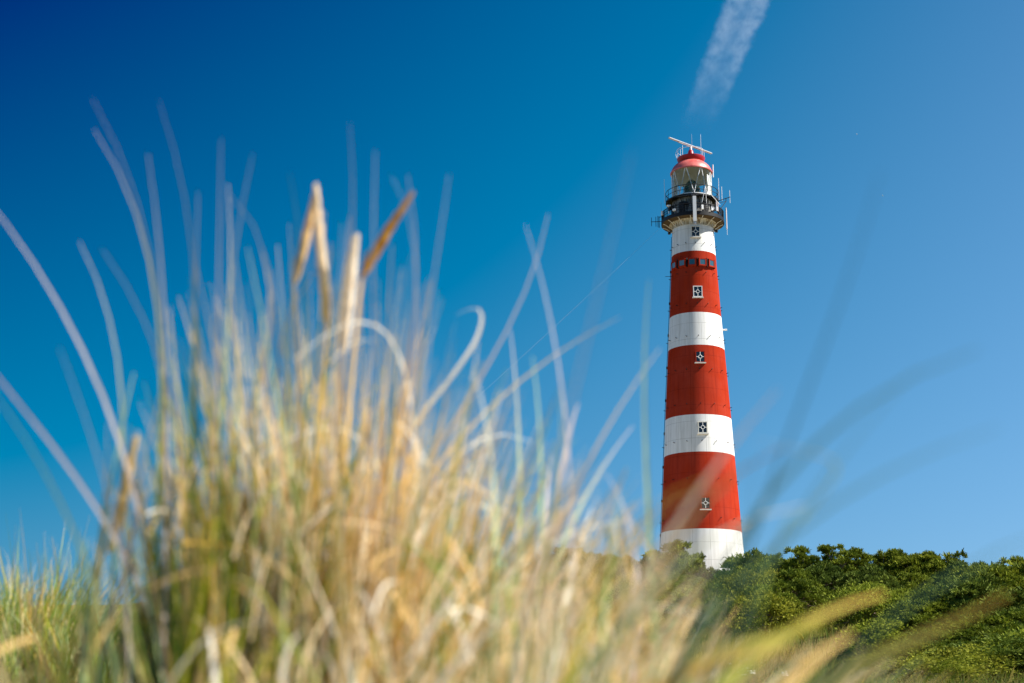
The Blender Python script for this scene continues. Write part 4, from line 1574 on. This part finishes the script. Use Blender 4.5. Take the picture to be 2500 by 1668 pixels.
P1 = ('straw', 'pale', 'gold', 'green', 'sage', 'olive', 'brown')
PB = ('straw', 'pale', 'white', 'gold', 'green', 'sage', 'olive', 'brown')
filler('main', 520, -.29, 2.42, .18, .18, .86, 1.22, PB, (30, 22, 8, 8, 20, 8, 8, 3), .13, (.0, 0), .0035, .007, .12, seed=1)
filler('main', 800, -.26, 2.40, .17, .18, .50, .90, PB, (30, 32, 18, 6, 12, 8, 6, 1), .20, (.05, 0), .003, .007, .3, seed=2)
filler('main', 420, -.46, 2.40, .10, .15, .55, 1.02, PB, (8, 6, 3, 5, 52, 12, 24, 3), .12, (.0, 0), .003, .006, .15, seed=3)
filler('main', 330, -.52, 2.32, .09, .12, .40, .82, ('green', 'olive', 'dark', 'gold'), (52, 22, 34, 3), .10, (.0, 0), .005, .009, .1, seed=13)  # dark blades paint the shadow inside the clump's left part
filler('left', 120, -.62, 2.25, .10, .14, .36, .66, PB, (10, 6, 4, 4, 46, 22, 20, 1), .2, (.0, 0), .003, .006, .2, seed=4)
filler('mid', 460, -.20, 2.45, .22, .18, .60, 1.10, PB, (18, 28, 26, 3, 14, 24, 6, 1), .22, (.34, 0), .003, .006, .4, seed=5)
filler('mid', 330, .03, 2.30, .20, .18, .46, .76, PB, (12, 22, 20, 3, 22, 36, 10, 1), .3, (.32, 0), .003, .006, .35, seed=6)
filler('low', 360, -.06, 2.0, .25, .18, .42, .60, PB, (30, 32, 20, 6, 14, 14, 8, 1), .25, (.16, 0), .004, .008, .6, seed=7)
filler('low', 210, .17, 1.9, .17, .16, .36, .50, PB, (16, 20, 14, 5, 26, 32, 18, 1), .3, (.28, 0), .004, .008, .4, seed=8)
filler('shade', 420, -.50, 1.9, .20, .2, .34, .52, ('green', 'olive', 'brown', 'dark', 'straw', 'gold'), (46, 28, 8, 34, 6, 3), .30, (-.02, 0), .004, .009, .6, seed=9)  # shade of the tall clump put into the dark blade colours
filler('near', 12, .20, 1.25, .10, .1, .28, .36, ('sage', 'green', 'olive', 'straw', 'pale'), (34, 28, 16, 14, 8), .3, (.3, 0), .003, .006, .3, seed=10)
filler('corner', 12, .32, 1.15, .14, .1, .20, .29, ('sage', 'green', 'olive', 'straw', 'gold'), (34, 28, 20, 10, 8), .4, (.4, 0), .003, .006, .3, seed=11)
filler('mid', 120, -.02, 2.35, .22, .16, .52, .90, ('white', 'sage', 'pale'), (40, 36, 30), .25, (.34, 0), .007, .012, .45, seed=51, per=2)
filler('mid', 130, .12, 2.2, .14, .16, .42, .66, ('white', 'sage', 'pale'), (30, 50, 24), .25, (.34, 0), .007, .012, .45, seed=52, per=2)
filler('main', 60, -.30, 2.36, .16, .14, .60, 1.0, ('pale', 'white', 'straw'), (44, 26, 30), .12, (.02, 0), .008, .012, .15, seed=53, per=2)
filler('low', 60, .0, 1.95, .34, .14, .40, .58, ('pale', 'white', 'straw', 'sage'), (40, 26, 20, 24), .25, (.22, 0), .009, .013, .5, seed=54, per=2)
filler('near', 44, .12, 1.62, .18, .14, .42, .66, ('sage', 'white', 'green', 'pale'), (46, 22, 20, 16), .25, (.38, 0), .006, .010, .35, seed=56, per=2)
filler('left', 16, -.60, 2.3, .07, .10, .55, .80, ('sage', 'green'), (60, 30), .1, (.0, 0), .007, .010, .1, seed=55, per=2)
litter('main', 170, -.30, 2.30, .26, .14, .35, .75, 41)
litter('low', 110, -.12, 1.95, .30, .14, .28, .50, 42)
litter('mid', 90, .02, 2.1, .22, .14, .30, .60, 43)
litter('shade', 14, -.50, 1.9, .2, .14, .25, .42, 44)
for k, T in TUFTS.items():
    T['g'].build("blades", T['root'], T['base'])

# sharper, smaller tufts on the little dune at the left
for i, (px, y, n, h0, h1, lab) in enumerate(((85, 6.4, 520, .34, .66, "sharp edged green tuft topping the little dune at the left edge"),
                                             (-30, 6.7, 420, .26, .46, "green tuft cut by the left edge of the picture"),
                                             (205, 6.0, 420, .20, .38, "short straw coloured tuft right of the sharp green one on the little dune"),
                                             (330, 6.2, 360, .20, .36, "thin dark tuft on the little dune behind the mauve stalks"))):
    x = ray(px, 1500).x * y
    key = 'far%d' % i
    new_tuft(key, x, y, lab)
    filler(key, n, x, y, .34, .3, h0, h1, P1, (10, 8, 6, 40, 20, 22, 2), .45, (.02, 0), .0025, .006, .35, seed=30 + i)
    T = TUFTS[key]
    T['g'].build("blades", T['root'], T['base'])


def near_turf(n):
    y = rng.uniform(2.6, 15, n)
    return rng.uniform(-.46, .40, n) * y, y


rng = np.random.default_rng(9)
o = turf(26000, near_turf, .10, .34, .003, .008, [(.16, .15, .03), (.10, .13, .02), (.26, .20, .06), (.07, .10, .02), (.22, .17, .05)], "dune_grass")  # colours darkened to put shadow behind the tall tufts
tag(o, "tangled tan and green turf on the low ground just behind the tall tufts", "grass", kind="stuff")

print("objects", len(bpy.data.objects))
